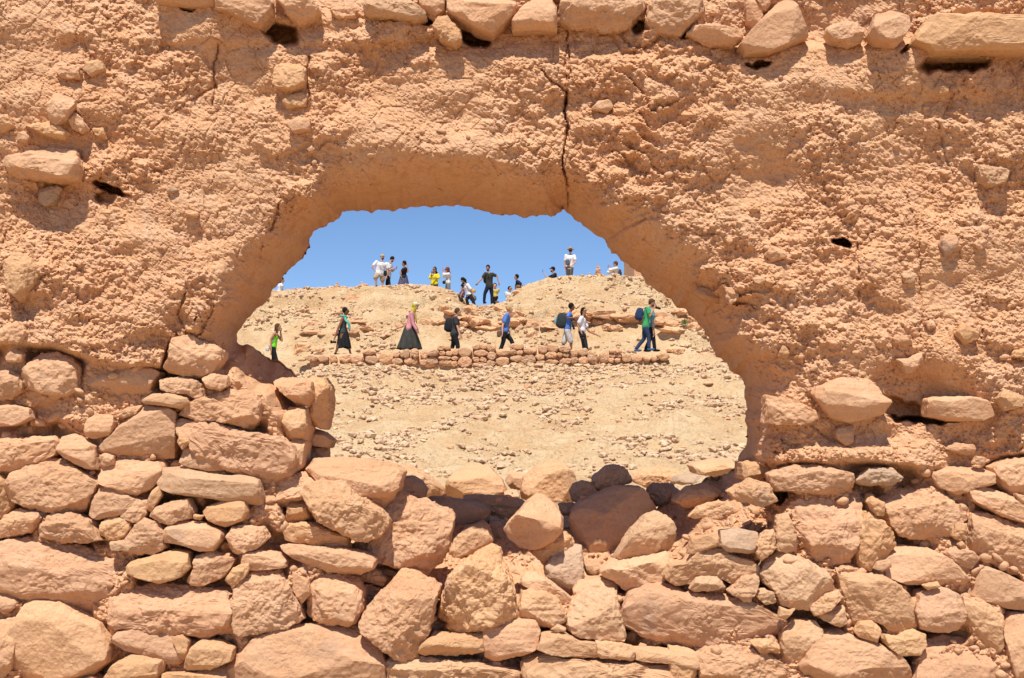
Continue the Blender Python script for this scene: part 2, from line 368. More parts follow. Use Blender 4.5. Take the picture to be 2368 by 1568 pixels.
def sheet_depth(u, v):
    x = u * .00166; y = v * .00166                                     # metres on the wall
    wx = x + .018 * noise2(x * 9, y * 9, 301); wy = y + .018 * noise2(x * 9, y * 9, 302)
    inside = poly_inside(OR, u, v)
    d, cx, cy = seg_dist(OR[:, :2][::2], u, v)
    W = np.zeros(u.shape); S = np.zeros((3,) + u.shape)
    for r in OA:
        k = 1 / ((u - r[0]) ** 2 + (v - r[1]) ** 2 + 60) ** 2
        W += k
        for j in range(3): S[j] += k * r[2 + j]
    w, th, lin = S / W
    s = np.where(inside, 0, d); t = np.clip(1 - s / w, 0, 1)
    flare = th * (lin * np.maximum(t, 0) ** (1 - .5 * sstep(.88, .98, lin)) + (1 - lin) * (.45 * t ** 2.1 + .55 * (1 - np.sqrt(np.clip(1 - t * t, 0, 1)))))
    # which parts are stone courses
    rb = v - np.interp(u, RB[:, 0], RB[:, 1]); lb = v - np.interp(u, LB[:, 0], LB[:, 1])
    mas = np.where(u < 745, sstep(-8, 22, lb), np.where(u > 1500, sstep(-8, 22, rb), sstep(940, 1060, v)))
    smooth = sstep(.2, .85, t)                                         # weathered flare of the arch
    rough = (1 - .25 * smooth) * (1 - .25 * mas)
    zone = np.clip(.62 + 2.0 * fbm2(x * 1.5, y * 1.7, 4, 310), .06, 1.5)
    rough = rough * (.35 + .65 * zone)
    big = .062 * fbm2(x * 1.3, y * 1.9, 4, 311, .55)
    mid = .019 * fbm2(wx * 5.5, wy * 7, 5, 315, .62)
    # clods: rounded lumps of two sizes
    f1, f2, r = cells(wx * 11, wy * 14, 320); rad = .25 + .45 * r; c1 = np.sqrt(np.clip(1 - (f1 / rad) ** 2, 0, 1)) * rad * (r > .35)
    f1b, f2b, r2 = cells(wx * 27 + 3 * noise2(x * 5, y * 5, 8), wy * 33, 321); rad = .25 + .45 * r2; c2 = np.sqrt(np.clip(1 - (f1b / rad) ** 2, 0, 1)) * rad * (r2 > .3)
    f1c, f2c, r3 = cells(wx * 62, wy * 75, 322); c3 = np.sqrt(np.clip(1 - (f1c / (.3 + .4 * r3)) ** 2, 0, 1)) * (r3 > .35)
    lump = np.clip(.25 + 1.7 * fbm2(x * 2.6, y * 3.4, 3, 325), 0, 1)
    clod = -(.022 * c1 * lump + .0075 * c2 * np.clip(lump * 1.4, 0, 1) + .0042 * c3 * np.clip(lump + .35, 0, 1)) * rough
    # shelves: lumps with flat tops and undercut lower sides
    sh = wy * 9 + 1.6 * fbm2(wx * 3.2, wy * 2.2, 3, 330); fr = sh - np.floor(sh)
    shelf = .015 * (fr - .5) * np.clip(.2 + 1.3 * fbm2(x * 3 + 4, y * 3, 2, 333), 0, 1) * rough
    fine = (.0080 * fbm2(x * 45, y * 52, 3, 340, .6) + .0034 * noise2(x * 150, y * 160, 345)) * np.clip(rough + .15, 0, 1)
    crackle = .007 * np.clip(1 - (f2 - f1) / .07, 0, 1) * (noise2(x * 3, y * 3, 350) > .05) + .006 * np.clip(1 - (f2b - f1b) / .08, 0, 1) * (noise2(x * 4 + 9, y * 4, 351) > .0)
    out = front(v) + flare + (big + mid * zone * (1 - .15 * smooth)) * (1 - .55 * mas) + (clod + shelf * zone) * 1.15 + fine + crackle
    out = out + .05 * sstep(118, 92, v) * sstep(900, 985, u + 0 * v) * 1.0 + .03 * sstep(100, 60, v) * sstep(480, 520, u) * (1 - sstep(900, 985, u))
    # joints of the stone courses sit back, here and there filled with mud
    fill = np.clip(.5 + 2.2 * fbm2(x * 3.4, y * 3.4, 3, 360) + .35 * sstep(1200, 950, v), 0, 1)
    out = out + .045 * sstep(1250, 1330, v) * sstep(700, 760, u) * sstep(1620, 1560, u) + mas * (.165 - .13 * fill) * np.clip(1 - flare / .5, 0, 1)
    g1, g2, g3 = cells(wx * 5.2 + .3 * noise2(x * 6, y * 6, 380), wy * 5.2, 381); h1, h2, h3 = cells(wx * 12, wy * 12, 382)
    out = out + smooth * sstep(1, 8, s) * (.040 * (g2 - g1) * (g3 - .35) - .030 * g1 * (g3 > .5) + .014 * (h2 - h1) * (h3 > .4) + .012 * (h3 - .5))
    low = sstep(1000, 1100, v); out = out + low * (.022 * fbm2(wx * 7, wy * 7, 4, 370, .65) - .016 * c2 - .006 * c3)
    for hx, hy, a, b, dep, rot in HOLES:
        near = (np.abs(u - hx) < 3 * max(a, b)) & (np.abs(v - hy) < 3 * max(a, b))
        ca, sa = math.cos(rot), math.sin(rot); du = u - hx + 10 * noise2(x * 24, y * 24, 12); dv = v - hy + 8 * noise2(x * 24, y * 24, 13)
        e = np.hypot((du * ca + dv * sa) / a, (-du * sa + dv * ca) / b)
        out = out + np.where(near, dep * sstep(1.25, .65, e), 0)
    for hx, hy, a, b, dep in DENTS:
        out = out + dep * np.exp(-((u - hx) / a) ** 2 - ((v - hy) / b) ** 2)
    for line, dep, wd in CRACKS:
        P = T(line if ':' in line else 'N:' + line); lo = P.min(0) - 25; hi = P.max(0) + 25
        m = (u > lo[0]) & (u < hi[0]) & (v > lo[1]) & (v < hi[1])
        if not m.any(): continue
        dd, _, _ = seg_dist(P, u[m] + 6 * noise2(x[m] * 14, y[m] * 14, 14) + 2.5 * noise2(x[m] * 60, y[m] * 60, 15), v[m], False)
        jag = 1 + .6 * noise2(x[m] * 20, y[m] * 20, 16)
        out[m] += dep * np.exp(-(dd / (wd * jag)) ** 2)
    return out, inside, d, cx, cy, lb, rb, t
su = axis(-900, 3200, (-45, 2412, 3.1), 26); sv = axis(-95, 2300, (-60, 1625, 3.1), 26)
su = su[(su > -1000) & (su < 3300)]; sv = sv[(sv > -130) & (sv < 2150)]
SU, SV = np.meshgrid(su, sv)
SD, IN, DI, CX, CY, LBm, RBm, TT = sheet_depth(SU, SV)
# cells with all corners inside the hole are dropped; inside corners of border cells move onto the outline
nu, nv = len(su), len(sv)
idx = np.arange(nu * nv).reshape(nv, nu)
quad = np.stack([idx[:-1, :-1], idx[1:, :-1], idx[1:, 1:], idx[:-1, 1:]], -1).reshape(-1, 4)
inf = IN.ravel(); keep = ~inf[quad].all(1); quad = quad[keep]
U2 = np.where(IN & (DI < 14), CX, SU); V2 = np.where(IN & (DI < 14), CY, SV)
WPT = pt(U2, V2, SD).reshape(-1, 3)
def sample_depth(u, v):
    """front of the sheet at (u, v)"""
    j = np.clip(np.searchsorted(su, u), 0, nu - 1); i = np.clip(np.searchsorted(sv, v), 0, nv - 1)
    return SD[i, j]
qc_u = SU.ravel()[quad].mean(1); qc_v = SV.ravel()[quad].mean(1); qlb = LBm.ravel()[quad].mean(1); qrb = RBm.ravel()[quad].mean(1)
zoneid = np.zeros(len(quad), int)
zoneid[(qc_u < 1120) & (qlb > 0) | (qc_u >= 560) & (qc_u < 1120) & (qc_v > 1000)] = 1
zoneid[(qc_u >= 1120) & (qc_v > 1000) & ((qrb > 0) | (qc_u < 1500))] = 2
def sub(name, z, extra=None):
    f = quad[zoneid == z]; ids, inv = np.unique(f, return_inverse=True)
    v = WPT[ids]; fs = [inv.reshape(-1, 4)]
    if extra is not None: fs.append(extra[1] + len(v)); v = np.concatenate([v, extra[0]])
    return link(name, mesh_np(name, v, fs, smooth=False), EARTH)
# rim, back face, ends and top of the wall
K = len(OR); rings = []
c0 = np.array([1180., 800.])
dep0 = OR[:, 3] + front(OR[:, 1])
out1 = OR[:, :2] + _nrm * (-2 if poly_inside(OR, np.array([OR[0, 0] + _nrm[0, 0] * 8]), np.array([OR[0, 1] + _nrm[0, 1] * 8]))[0] else 2)
sgn = 1 if not poly_inside(OR, np.array([OR[0, 0] + _nrm[0, 0] * 8]), np.array([OR[0, 1] + _nrm[0, 1] * 8]))[0] else -1
rings.append(pt(OR[:, 0] + sgn * _nrm[:, 0] * 2, OR[:, 1] + sgn * _nrm[:, 1] * 2, dep0 - .02))
r1 = rings[0].copy(); r1[:, 1] += .10; nn = np.stack([_nrm[:, 0], 0 * _nrm[:, 0], -_nrm[:, 1]], 1) * sgn; r1 += nn * .035; rings.append(r1)
r2 = r1.copy(); r2[:, 1] = 6.02; r2 += nn * .08; rings.append(r2)
ang = np.arctan2(OR[:, 1] - c0[1], OR[:, 0] - c0[0]); R = 1e9 * np.ones(K)
x0, x1w = pt(su[0], 800, 5.0)[0], pt(su[-1], 800, 5.0)[0]; z1 = pt(1183, sv[0], 5.0)[2]; cw = pt(*c0, 5.0)
for lim, comp in (((x1w - cw[0]), np.cos(ang)), ((cw[0] - x0), -np.cos(ang)), ((z1 - cw[2]), -np.sin(ang)), (cw[2] + .4, np.sin(ang))):
    R = np.where(comp > 1e-6, np.minimum(R, lim / np.maximum(comp, 1e-6)), R)
rings.append(np.stack([cw[0] + R * np.cos(ang), np.full(K, 6.04), cw[2] - R * np.sin(ang)], 1))
rv_ = np.concatenate(rings); rf = []
for k in range(3):
    a = np.arange(K) + k * K; b = (np.arange(K) + 1) % K + k * K; rf.append(np.stack([a, b, b + K, a + K], 1))
# top and ends
nb = len(rv_); tops = WPT.reshape(nv, nu, 3)[0]; topb = tops.copy(); topb[:, 1] = 6.04
rv_ = np.concatenate([rv_, tops, topb]); a = np.arange(nu - 1) + nb; rf.append(np.stack([a, a + nu, a + nu + 1, a + 1], 1))
for cidx in (0, -1):
    e = WPT.reshape(nv, nu, 3)[:, cidx]; eb = e.copy(); eb[:, 1] = 6.04; nb = len(rv_); rv_ = np.concatenate([rv_, e, eb]); a = np.arange(nv - 1) + nb
    rf.append(np.stack([a, a + 1, a + nv + 1, a + nv], 1))
earth_wall = tag(sub('earth_wall', 0, (rv_, np.concatenate(rf))), 'weathered orange mud wall with a big ragged hole, stones stuck in its face', 'wall')
left_base = tag(sub('rubble_wall', 1), 'coursed rubble stonework carrying the mud wall at the lower left', 'wall', 'rubble bases of the ruined wall')
right_base = tag(sub('rubble_wall', 2), 'coursed rubble stonework carrying the mud wall at the lower right', 'wall', 'rubble bases of the ruined wall')

# ------------------------------------------------------------------ stones
def rock_mesh(name, poly, thick, depth, seed, sub=5, square=3.2, facets=5, rough=1.0, strata=0.0, cut=(.62, .86)):
    """a stone whose outline is poly (picture units) seen at distance depth, half as deep as thick"""
    rs = np.random.RandomState(seed); k = depth / F
    P = poly.mean(0) + (poly - poly.mean(0)) * (1 + .045 * rs.uniform(-1, 1, len(poly)))[:, None]; c = (P.max(0) + P.min(0)) / 2
    A = .5 * abs(np.dot(P[:, 0], np.roll(P[:, 1], -1)) - np.dot(P[:, 1], np.roll(P[:, 0], -1)))
    cen = P.mean(0) * .5 + c * .5
    th = np.linspace(-np.pi, np.pi, 181)[:-1]; R = np.zeros(180)
    for j in range(len(P)):
        a = P[j] - cen; b = P[(j + 1) % len(P)] - cen
        dx, dy = np.cos(th), np.sin(th); ex, ey = b - a
        den = dx * ey - dy * ex; den = np.where(np.abs(den) < 1e-9, 1e-9, den)
        t = (a[0] * ey - a[1] * ex) / den; s = (a[0] * dy - a[1] * dx) / den
        ok = (t > 0) & (s >= -.001) & (s <= 1.001); R = np.where(ok & (t > R), t, R)
    R = np.where(R < 1, R[R > 1].mean() if (R > 1).any() else 10, R)
    Rs = R * (1 + .018 * noise2(th * 5, th * 0 + seed, 5) + .012 * noise2(th * 13, th * 0 + seed, 6))
    v, f = ICO[sub]; a, b, cc = v[:, 0], v[:, 1], v[:, 2]
    theta = np.arctan2(b, a); sp = np.hypot(a, b)
    L = (sp ** square + np.abs(cc) ** square) ** (1 / square)
    rho, w = sp / L, cc / L
    rr = np.interp(theta, th, Rs, period=2 * np.pi) * rho
    size = math.sqrt(A) * k
    p = np.stack([rr * np.cos(theta) * k, -w * thick, -rr * np.sin(theta) * k], 1)
    sc_ = np.array([np.abs(p[:, 0]).max(), thick, np.abs(p[:, 2]).max()])
    qn = p / sc_
    def plane(n, lo, hi):
        nonlocal qn
        n = np.array(n, float); n /= np.linalg.norm(n); dd = qn @ n; h = dd.max() * rs.uniform(lo, hi); qn = qn - np.clip(dd - h, 0, None)[:, None] * n * .96
    plane((rs.normal() * .12, -1, rs.normal() * .12), cut[0] + .12, cut[1])
    plane((rs.normal() * .4, -1, rs.uniform(.7, 1.6)), cut[0] - .04, cut[1])
    plane((rs.normal() * .4, -1, -rs.uniform(.6, 1.3)), cut[0] + .08, cut[1] + .06)
    for j in range(max(0, facets - 2)):
        aa, tl = rs.uniform(0, 6.28), rs.uniform(.3, 1.0); plane((math.cos(aa) * tl, -1, math.sin(aa) * tl), cut[0] + .14, cut[1] + .07)
    for j in range(4):                                                   # broken corners
        n = rs.normal(size=3); plane((n[0], -abs(n[1]) * .8, n[2]), .88, .97)
    for j in range(5):                                                   # small chips
        n = rs.normal(size=3); plane((n[0], -abs(n[1]) - .15, n[2]), .91, .985)
    qn[:, 1] -= (np.percentile(qn[:, 1], 3) + 1)
    p = qn * sc_
    nr = p / (np.linalg.norm(p / sc_, axis=1)[:, None] * sc_ ** 1.0 + 1e-9) ; nr = nr / (np.linalg.norm(nr, axis=1)[:, None] + 1e-9)
    off = rs.uniform(0, 50, 3)
    g = .014 * size * fbm3(p / size * 2.6 + off, 3, seed) + .0055 * min(1.4, size * 5) * fbm3(p * 15 + off, 4, seed + 7, .6) + .0036 * fbm3(p * 55 + off, 2, seed + 9, .6)
    g = g * rough * rs.uniform(.45, 1.7)
    if strata:
        g = g + strata * .006 * noise3(p * np.array([5, 5, 42]) + off, seed + 5) + strata * .004 * noise3(p * np.array([9, 9, 90]) + off, seed + 6)
    p = p + nr * g[:, None]
    me = mesh_np(name, p, f, smooth=False)
    loc = pt(cen[0], cen[1], depth)
    return me, loc, size
def stone(name, s, col, depth=None, seed=None, parent=None, thick=None, proud=.0, jit=.08, grow=1.0, **kw):
    P = T(s); P = P.mean(0) + (P - P.mean(0)) * grow
    seed = seed if seed is not None else int(abs(P.sum() * 7)) % 100000
    rs = np.random.RandomState(seed + 3)
    A = .5 * abs(np.dot(P[:, 0], np.roll(P[:, 1], -1)) - np.dot(P[:, 1], np.roll(P[:, 0], -1))); px = math.sqrt(A)
    th = thick if thick else min(.17, max(.02, px * .00166 * .5))
    cen = P.mean(0)
    if depth is None: depth = front(cen[1]) + th - rs.uniform(.004, .035) - proud
    kw.setdefault('sub', 6 if px > 120 or np.ptp(P[:, 0]) > 190 else 5 if px > 42 else 4 if px > 16 else 3)
    kw.setdefault('square', rs.uniform(6.0, 13.0)); kw.setdefault('facets', rs.randint(4, 7)); kw.setdefault('strata', rs.choice([0, 0, 0, .3, .7]) * (px > 45))
    me, loc, size = rock_mesh(name, P, th, depth, seed, **kw)
    j = 1 + jit * rs.uniform(-1, 1); w = rs.uniform(-.035, .035)
    c = (min(.9, col[0] * j), col[1] * j * (1 + w * .5), col[2] * j * (1 + w))
    if parent is not None:
        o = link(name, me, STONE, parent, loc - np.array(parent.location), c)
    else: o = link(name, me, STONE, None, loc, c)
    return o
TONE = {'p': PINK, 'o': ORANGE, 'c': OCHRE, 'l': PALE, 'g': GREY, 'y': YELLOW, 'r': ROSE, 'd': DUN}
# ------------------------------------------------------------------ stones built into the wall: tone, outline [, options]
LEFT = """p L:750,165 790,120 795,40 870,18 960,55 1005,90 1005,125 960,195 930,210 870,205 800,190
p L:120,205 150,150 195,100 260,95 320,110 360,160 375,270 330,290 270,285 200,270 140,250
p L:408,225 430,165 480,140 560,150 700,170 735,185 705,235 690,285 640,280 540,285 450,260
p L:735,260 740,215 860,205 920,235 930,290 900,310 860,280 790,275
p L:925,210 970,190 1030,200 1040,240 1000,265 940,250
c L:655,310 690,280 780,275 850,295 865,320 820,345 740,332 670,325
p L:825,370 850,330 925,300 1040,265 1150,270 1180,330 1170,390 1130,435 1060,415 980,400 900,400
p L:495,510 540,460 590,400 660,335 760,335 805,370 808,480 790,560 730,572 640,555 540,545 500,530
c L:530,380 580,340 640,332 620,370 560,390
p L:395,440 400,400 440,375 520,380 525,410 510,470 440,478 400,475
r L:820,420 850,400 960,410 1080,440 1230,470 1280,475 1330,510 1345,570 1320,640 1230,690 1150,660 1060,610 960,600 890,500 850,480
p L:825,590 835,530 890,500 960,560 1040,620 960,625 870,610
p L:0,500 60,475 150,480 240,470 275,500 270,550 200,590 80,620 -60,610 -60,510
p L:274,540 285,480 340,465 400,490 440,520 455,615 400,610 330,580
p L:470,650 480,610 530,575 610,585 700,590 750,600 730,680 680,710 620,745 550,710 480,690
p L:75,690 100,640 160,600 210,580 300,580 380,640 470,675 440,730 390,790 340,810 250,800 160,785 95,750
d L:730,660 745,620 850,612 950,640 1060,650 1120,640 1180,670 1195,730 1180,775 1100,770 980,745 860,730 760,720
o L:-60,660 0,640 40,670 75,720 70,790 30,830 -60,845
p L:405,820 440,760 465,700 530,700 600,745 640,760 560,820 470,840
p L:555,830 580,790 640,758 670,765 672,820 640,860 600,855
o L:668,790 690,720 720,695 735,740 710,780 690,815
p L:690,830 720,790 780,765 860,755 885,790 880,840 820,850 780,870 730,855
o L:930,810 960,780 1020,765 1110,765 1125,810 1110,850 1030,880 960,850
p L:0,880 40,830 80,805 180,815 190,850 150,900 60,925 -20,930
p L:190,910 200,860 250,820 330,820 410,850 445,900 470,940 420,950 300,945 220,930
o L:470,890 475,850 530,840 590,850 600,880 580,930 520,940 485,935
p L:575,945 610,890 660,850 720,865 755,900 750,970 710,1000 640,1005 590,980
p L:755,920 780,865 840,855 930,865 1010,900 1020,920 970,990 920,985 850,960 770,945
p L:1040,920 1060,885 1110,880 1190,890 1210,930 1170,970 1080,1000 1055,985
r L:20,1020 40,960 120,935 200,925 260,960 400,970 480,1000 580,1040 600,1090 560,1180 550,1235 450,1240 350,1230 250,1215 90,1195 50,1150 30,1100
y L:600,1060 610,1035 720,1010 780,990 850,1000 865,1060 830,1100 740,1125 640,1105 600,1085
p L:860,1135 890,1060 900,1010 970,995 1040,1010 1075,1030 1020,1100 930,1140
p L:1105,1050 1120,1000 1180,985 1260,1000 1300,1030 1300,1060 1200,1070 1140,1075
y L:1030,1120 1060,1070 1120,1048 1135,1070 1110,1110 1060,1155
r L:550,1190 570,1150 660,1135 830,1140 930,1160 1050,1165 1070,1200 1060,1340 960,1350 800,1345 620,1320 540,1310 545,1250
p L:1075,1200 1100,1130 1160,1090 1260,1080 1320,1150 1360,1220 1370,1280 1330,1310 1200,1335 1130,1350 1080,1300
p L:-60,1180 40,1185 100,1220 60,1260 -60,1265
c L:100,1330 120,1290 170,1225 240,1212 310,1220 400,1270 480,1310 530,1390 530,1460 450,1520 330,1550 250,1562 180,1560 120,1500 105,1420
r L:540,1360 590,1340 720,1345 810,1360 850,1410 830,1490 750,1480 680,1450 600,1430 540,1400
o L:860,1490 880,1420 920,1395 1000,1405 1060,1430 1050,1480 950,1520 850,1520
p L:-70,1320 0,1310 70,1300 100,1340 95,1440 85,1500 40,1550 -70,1570
o L:495,1560 530,1500 600,1460 740,1480 740,1530 680,1590 600,1620 500,1600
o L:760,1535 900,1530 1030,1510 1030,1620 750,1620
p L:460,570 480,540 520,560 520,600 470,610
o L:806,500 820,465 862,492 830,530
d L:500,950 560,945 600,970 590,990 510,985
p L:-50,190 60,175 110,200 115,260 60,300 -50,310
p L:35,110 65,75 110,95 100,135 40,135
p L:-40,340 60,330 140,345 150,390 80,420 -40,430
p L:1055,1590 1055,1500 1110,1430 1200,1370 1340,1330 C:240,1178 340,1172 400,1205 510,1290 535,1400 525,1560 300,1600
c C:565,1390 620,1360 800,1370 960,1385 1150,1410 1300,1440 1315,1560 560,1560
o C:740,1350 760,1290 830,1240 960,1245 1090,1240 1100,1330 1000,1350 870,1360
o L:780,1380 830,1372 860,1400 850,1470 835,1480
p L:130,1580 300,1572 420,1560 480,1590 300,1660 130,1650
o L:880,825 925,830 910,850 880,845
p L:1330,1090 1400,1120 1410,1180 1370,1220 1330,1160"""
RIGHT = """p R:385,640 430,620 520,600 620,605 740,640 755,725 620,730 480,715 405,715
g R:770,670 840,620 940,612 975,660 950,690 820,695
r R:470,790 520,755 640,750 785,738 795,780 780,900 740,990 700,1045 600,1045 545,1020 520,950 480,870
o R:760,990 780,930 800,860 830,820 880,850 930,900 940,960 900,1030 830,1065 770,1040
p R:895,750 960,715 1080,710 1180,740 1200,770 1260,790 1278,830 1210,870 1150,920 1050,930 960,910 920,860 910,800
o R:835,770 860,745 905,770 905,830 870,825
p R:1285,710 1370,700 1440,730 1545,790 1580,870 1420,830 1300,760
p R:1275,940 1290,820 1400,840 1545,900 1600,1100 1450,1080 1350,1030 1290,990
o R:1215,920 1235,870 1280,870 1280,940 1240,940
r R:1180,1000 1230,965 1300,990 1325,1020 1300,1070 1220,1040
p R:905,1040 920,980 1000,970 1100,980 1180,1020 1250,1090 1275,1120 1270,1145 1160,1135 1070,1130 980,1130 910,1095
p R:1270,1180 1310,1120 1340,1050 1420,1080 1545,1140 1600,1265 1430,1235 1340,1200
c R:690,1070 760,1085 880,1100 960,1150 1020,1230 1035,1300 1010,1360 920,1355 870,1300 820,1290 760,1320 730,1270 700,1150
l R:350,1100 380,1030 440,1000 540,1030 620,1080 665,1150 640,1180 560,1240 500,1245 430,1220 400,1160 360,1130
c R:420,830 470,820 500,900 505,990 470,1000 415,980
c R:330,950 370,900 410,900 410,980 350,1030 325,1000
g R:165,960 170,900 240,890 330,910 325,1000 250,995 190,990
c R:20,1000 40,930 150,910 165,960 100,980 40,1000
c R:-60,1045 0,1040 60,980 150,970 200,1000 300,1040 345,1090 320,1110 200,1125 160,1110 60,1130 -40,1130 -80,1090
l R:30,1160 60,1110 150,1110 180,1150 120,1170 50,1172
p R:205,1170 270,1110 330,1100 335,1150 300,1215 270,1215
l R:325,1190 350,1160 410,1180 415,1220 370,1230
c R:575,1240 640,1190 700,1175 710,1200 660,1250 600,1280
c R:615,1290 660,1250 720,1235 735,1310 700,1330
o R:775,1350 800,1315 850,1305 888,1340 870,1400 790,1375
y R:895,1365 960,1375 1030,1350 1080,1365 1080,1410 1040,1460 970,1455 910,1410
r R:1045,1250 1070,1180 1150,1155 1230,1190 1250,1270 1240,1330 1150,1350 1060,1330
y R:1080,1145 1150,1130 1160,1150 1110,1165
c R:1255,1280 1260,1200 1320,1215 1400,1240 1425,1290 1410,1350 1430,1430 1370,1430 1290,1350
p R:1425,1330 1470,1275 1600,1280 1600,1590 1470,1560 1440,1430
c R:430,1430 440,1360 500,1310 590,1310 620,1350 590,1430 500,1490 450,1470
o R:300,1400 380,1390 430,1415 425,1450 350,1450
p R:70,1430 150,1410 330,1430 400,1470 470,1520 470,1620 60,1620
o R:-60,1430 0,1430 50,1450 55,1540 0,1600 -60,1600
p R:520,1480 600,1350 700,1350 800,1370 930,1430 990,1500 1000,1620 580,1620
r R:1020,1550 1080,1400 1180,1380 1280,1390 1370,1490 1400,1620 1000,1620
p R:1380,610 1450,580 1600,570 1600,720 1460,720 1400,670
p R:1120,640 1200,610 1320,610 1390,640 1390,690 1300,700 1230,730 1150,700
p R:1195,530 1230,500 1310,510 1310,555 1260,550
c R:30,830 70,790 160,765 215,790 215,820 130,825 60,840
p R:1310,590 1330,560 1365,570 1360,605
c R:210,720 300,670 380,690 410,760 350,790 250,760
c C:1410,1320 1445,1240 1560,1240 1640,1280 1742,1290 1746,1368 1500,1352
c C:1748,1290 1860,1300 1955,1320 1950,1388 1752,1374
c C:1962,1322 2100,1330 2240,1345 2300,1350 2305,1435 2150,1402 1958,1388
c C:1345,1420 1370,1355 1500,1355 1740,1378 1940,1395 2150,1408 2290,1442 2315,1560 1350,1560
r C:1105,1380 1105,1200 1180,1165 1290,1160 1380,1165 1410,1220 1395,1310 1320,1350 1220,1370 1120,1390
r C:1880,1180 1910,1090 1960,1010 2060,970 2130,965 R:40,1175 170,1175 270,1210 380,1260 430,1300 450,1350 420,1380 250,1390 100,1400 0,1408 C:2150,1300 2000,1230
o C:1480,1220 1520,1190 1565,1210 1560,1235
o R:440,1245 480,1260 510,1250 460,1300 430,1290
p R:940,1060 900,1080 860,1070 880,1040 930,1030
o R:1240,960 1260,945 1272,965 1262,985
p R:1500,730 1545,740 1580,780 1520,770"""
UPPER = """p T:710,-30 1000,-30 1000,30 950,42 860,38 720,15
p T:1000,60 1010,-20 1240,-20 1275,30 1275,70 1215,138 1160,120 1060,70
p T:1260,-20 1400,-20 1470,30 1500,65 1450,100 1390,128 1340,90
p T:1530,55 1560,22 1640,30 1660,60 1650,95 1560,95
d T:1680,50 1700,-10 1830,-10 1920,30 1975,70 1975,95 1920,110 1800,95 1700,90
p T:1925,-20 2060,-20 2060,55 2010,85 1950,50
o T:2000,130 2020,85 2070,80 2130,150 2140,200 2110,225 2040,190
p T:2065,-20 2280,-20 2367,20 U:20,30 0,100 T:2280,185 2200,160 2100,100 2070,60
p U:0,110 50,30 100,-10 180,-10 205,40 205,150 100,150 0,155
p U:210,60 240,-20 580,-20 625,20 610,60 540,140 480,165 300,155 215,120
p U:610,110 625,30 700,-20 850,-20 890,40 890,65 830,130 770,180 680,175 640,150
p U:805,165 840,120 930,120 1050,150 1058,190 1020,220 900,215
p U:1070,20 1110,-10 1145,30 1155,90 1110,135 1080,110
p U:1030,240 1070,190 1150,100 1230,15 1290,30 1320,90 1360,190 1270,235 1170,280 1060,280
p U:1445,150 1470,105 1590,110 1615,145 1610,200 1550,222 1470,195
p U:1640,170 1680,70 1760,45 1820,90 1835,130 1790,210 1760,228 1680,210
o U:1835,215 1850,160 1900,90 2150,95 2420,100 2420,265 2200,270 2020,270 1930,265
p U:1110,-20 1210,-20 1170,60 1150,60
o U:1940,420 1975,370 2010,400 2010,440 1965,445
p U:360,510 400,465 450,465 470,500 440,530
o U:1095,975 1130,940 1150,975 1110,990
c U:985,1110 1010,1095 1020,1120 1000,1135
p U:1165,1180 1200,1135 1260,1160 1265,1195 1200,1215
p U:1110,1290 1140,1275 1175,1295 1160,1320 1120,1310
d U:1800,1270 1835,1245 1860,1270 1850,1310 1810,1310
p U:980,1330 1040,1325 1040,1380 1005,1420 985,1380
d U:2145,770 2220,765 2285,800 2270,850 2200,870 2160,840
p U:2130,1130 2170,1095 2195,1135 2150,1160
p U:1970,1130 2000,1085 2050,1090 2060,1150 2000,1190
o U:2040,1540 2080,1490 2150,1540 2150,1568 2080,1600
p T:230,490 260,430 355,465 360,490 320,560 270,590 235,560
p T:325,560 345,515 385,550 415,600 380,620 330,590
o T:420,590 480,590 498,650 450,630
p T:75,650 110,605 150,640 130,670
p T:45,760 60,720 200,685 350,700 390,750 405,810 380,845 250,845 60,825
o T:110,580 180,575 250,570 330,620 300,650 240,640
o T:30,1210 80,1155 160,1200 205,1250 190,1310 120,1400 60,1350
o T:-40,530 50,540 70,590 30,620 -40,625
o T:1265,330 1290,290 1400,300 1420,330 1420,420 1340,440 1270,400
o T:1300,480 1370,430 1425,440 1420,500 1330,510
p T:1330,580 1380,540 1440,560 1440,610 1360,625
p T:265,340 290,305 370,320 375,365 300,370
o T:385,320 420,275 480,290 495,330 430,365
g T:180,920 190,870 270,860 300,880 260,950 210,960
g T:775,885 800,862 830,880 800,895
c T:855,990 880,970 925,990 915,1010 870,1005
c T:1420,690 1440,675 1460,690 1440,712
p T:-20,1540 40,1500 100,1490 140,1540 110,1590 -20,1590
p U:1900,1490 1940,1475 1960,1510 1920,1525
p R:360,360 370,290 470,300 520,320 600,360 605,390 570,420 470,420 355,410
p R:565,260 620,235 700,210 830,210 870,240 885,280 915,310 900,370 810,400 730,420 640,385 600,320
p R:1095,380 1090,300 1130,285 1300,290 1360,310 1385,380 1340,400 1210,405
p R:680,445 720,420 770,425 760,500 730,515 690,480
o R:425,110 450,45 480,90 465,120
p R:955,120 1010,120 1080,85 1080,130 1040,175 1000,190
p R:940,25 990,15 1045,50 1000,65 950,50
o R:870,110 900,95 910,130 880,140
o R:1415,300 1450,260 1530,290 1520,340 1450,360
y R:1490,110 1500,80 1590,70 1590,130
o U:860,1330 930,1340 960,1400 880,1390 830,1350"""
for txt, par, proud in ((LEFT, left_base, .012), (RIGHT, right_base, .012)):
    for ln in txt.split('\n'):
        t, s = ln.split(' ', 1); stone('stone', s, TONE[t], parent=par, proud=proud, grow=1.055)
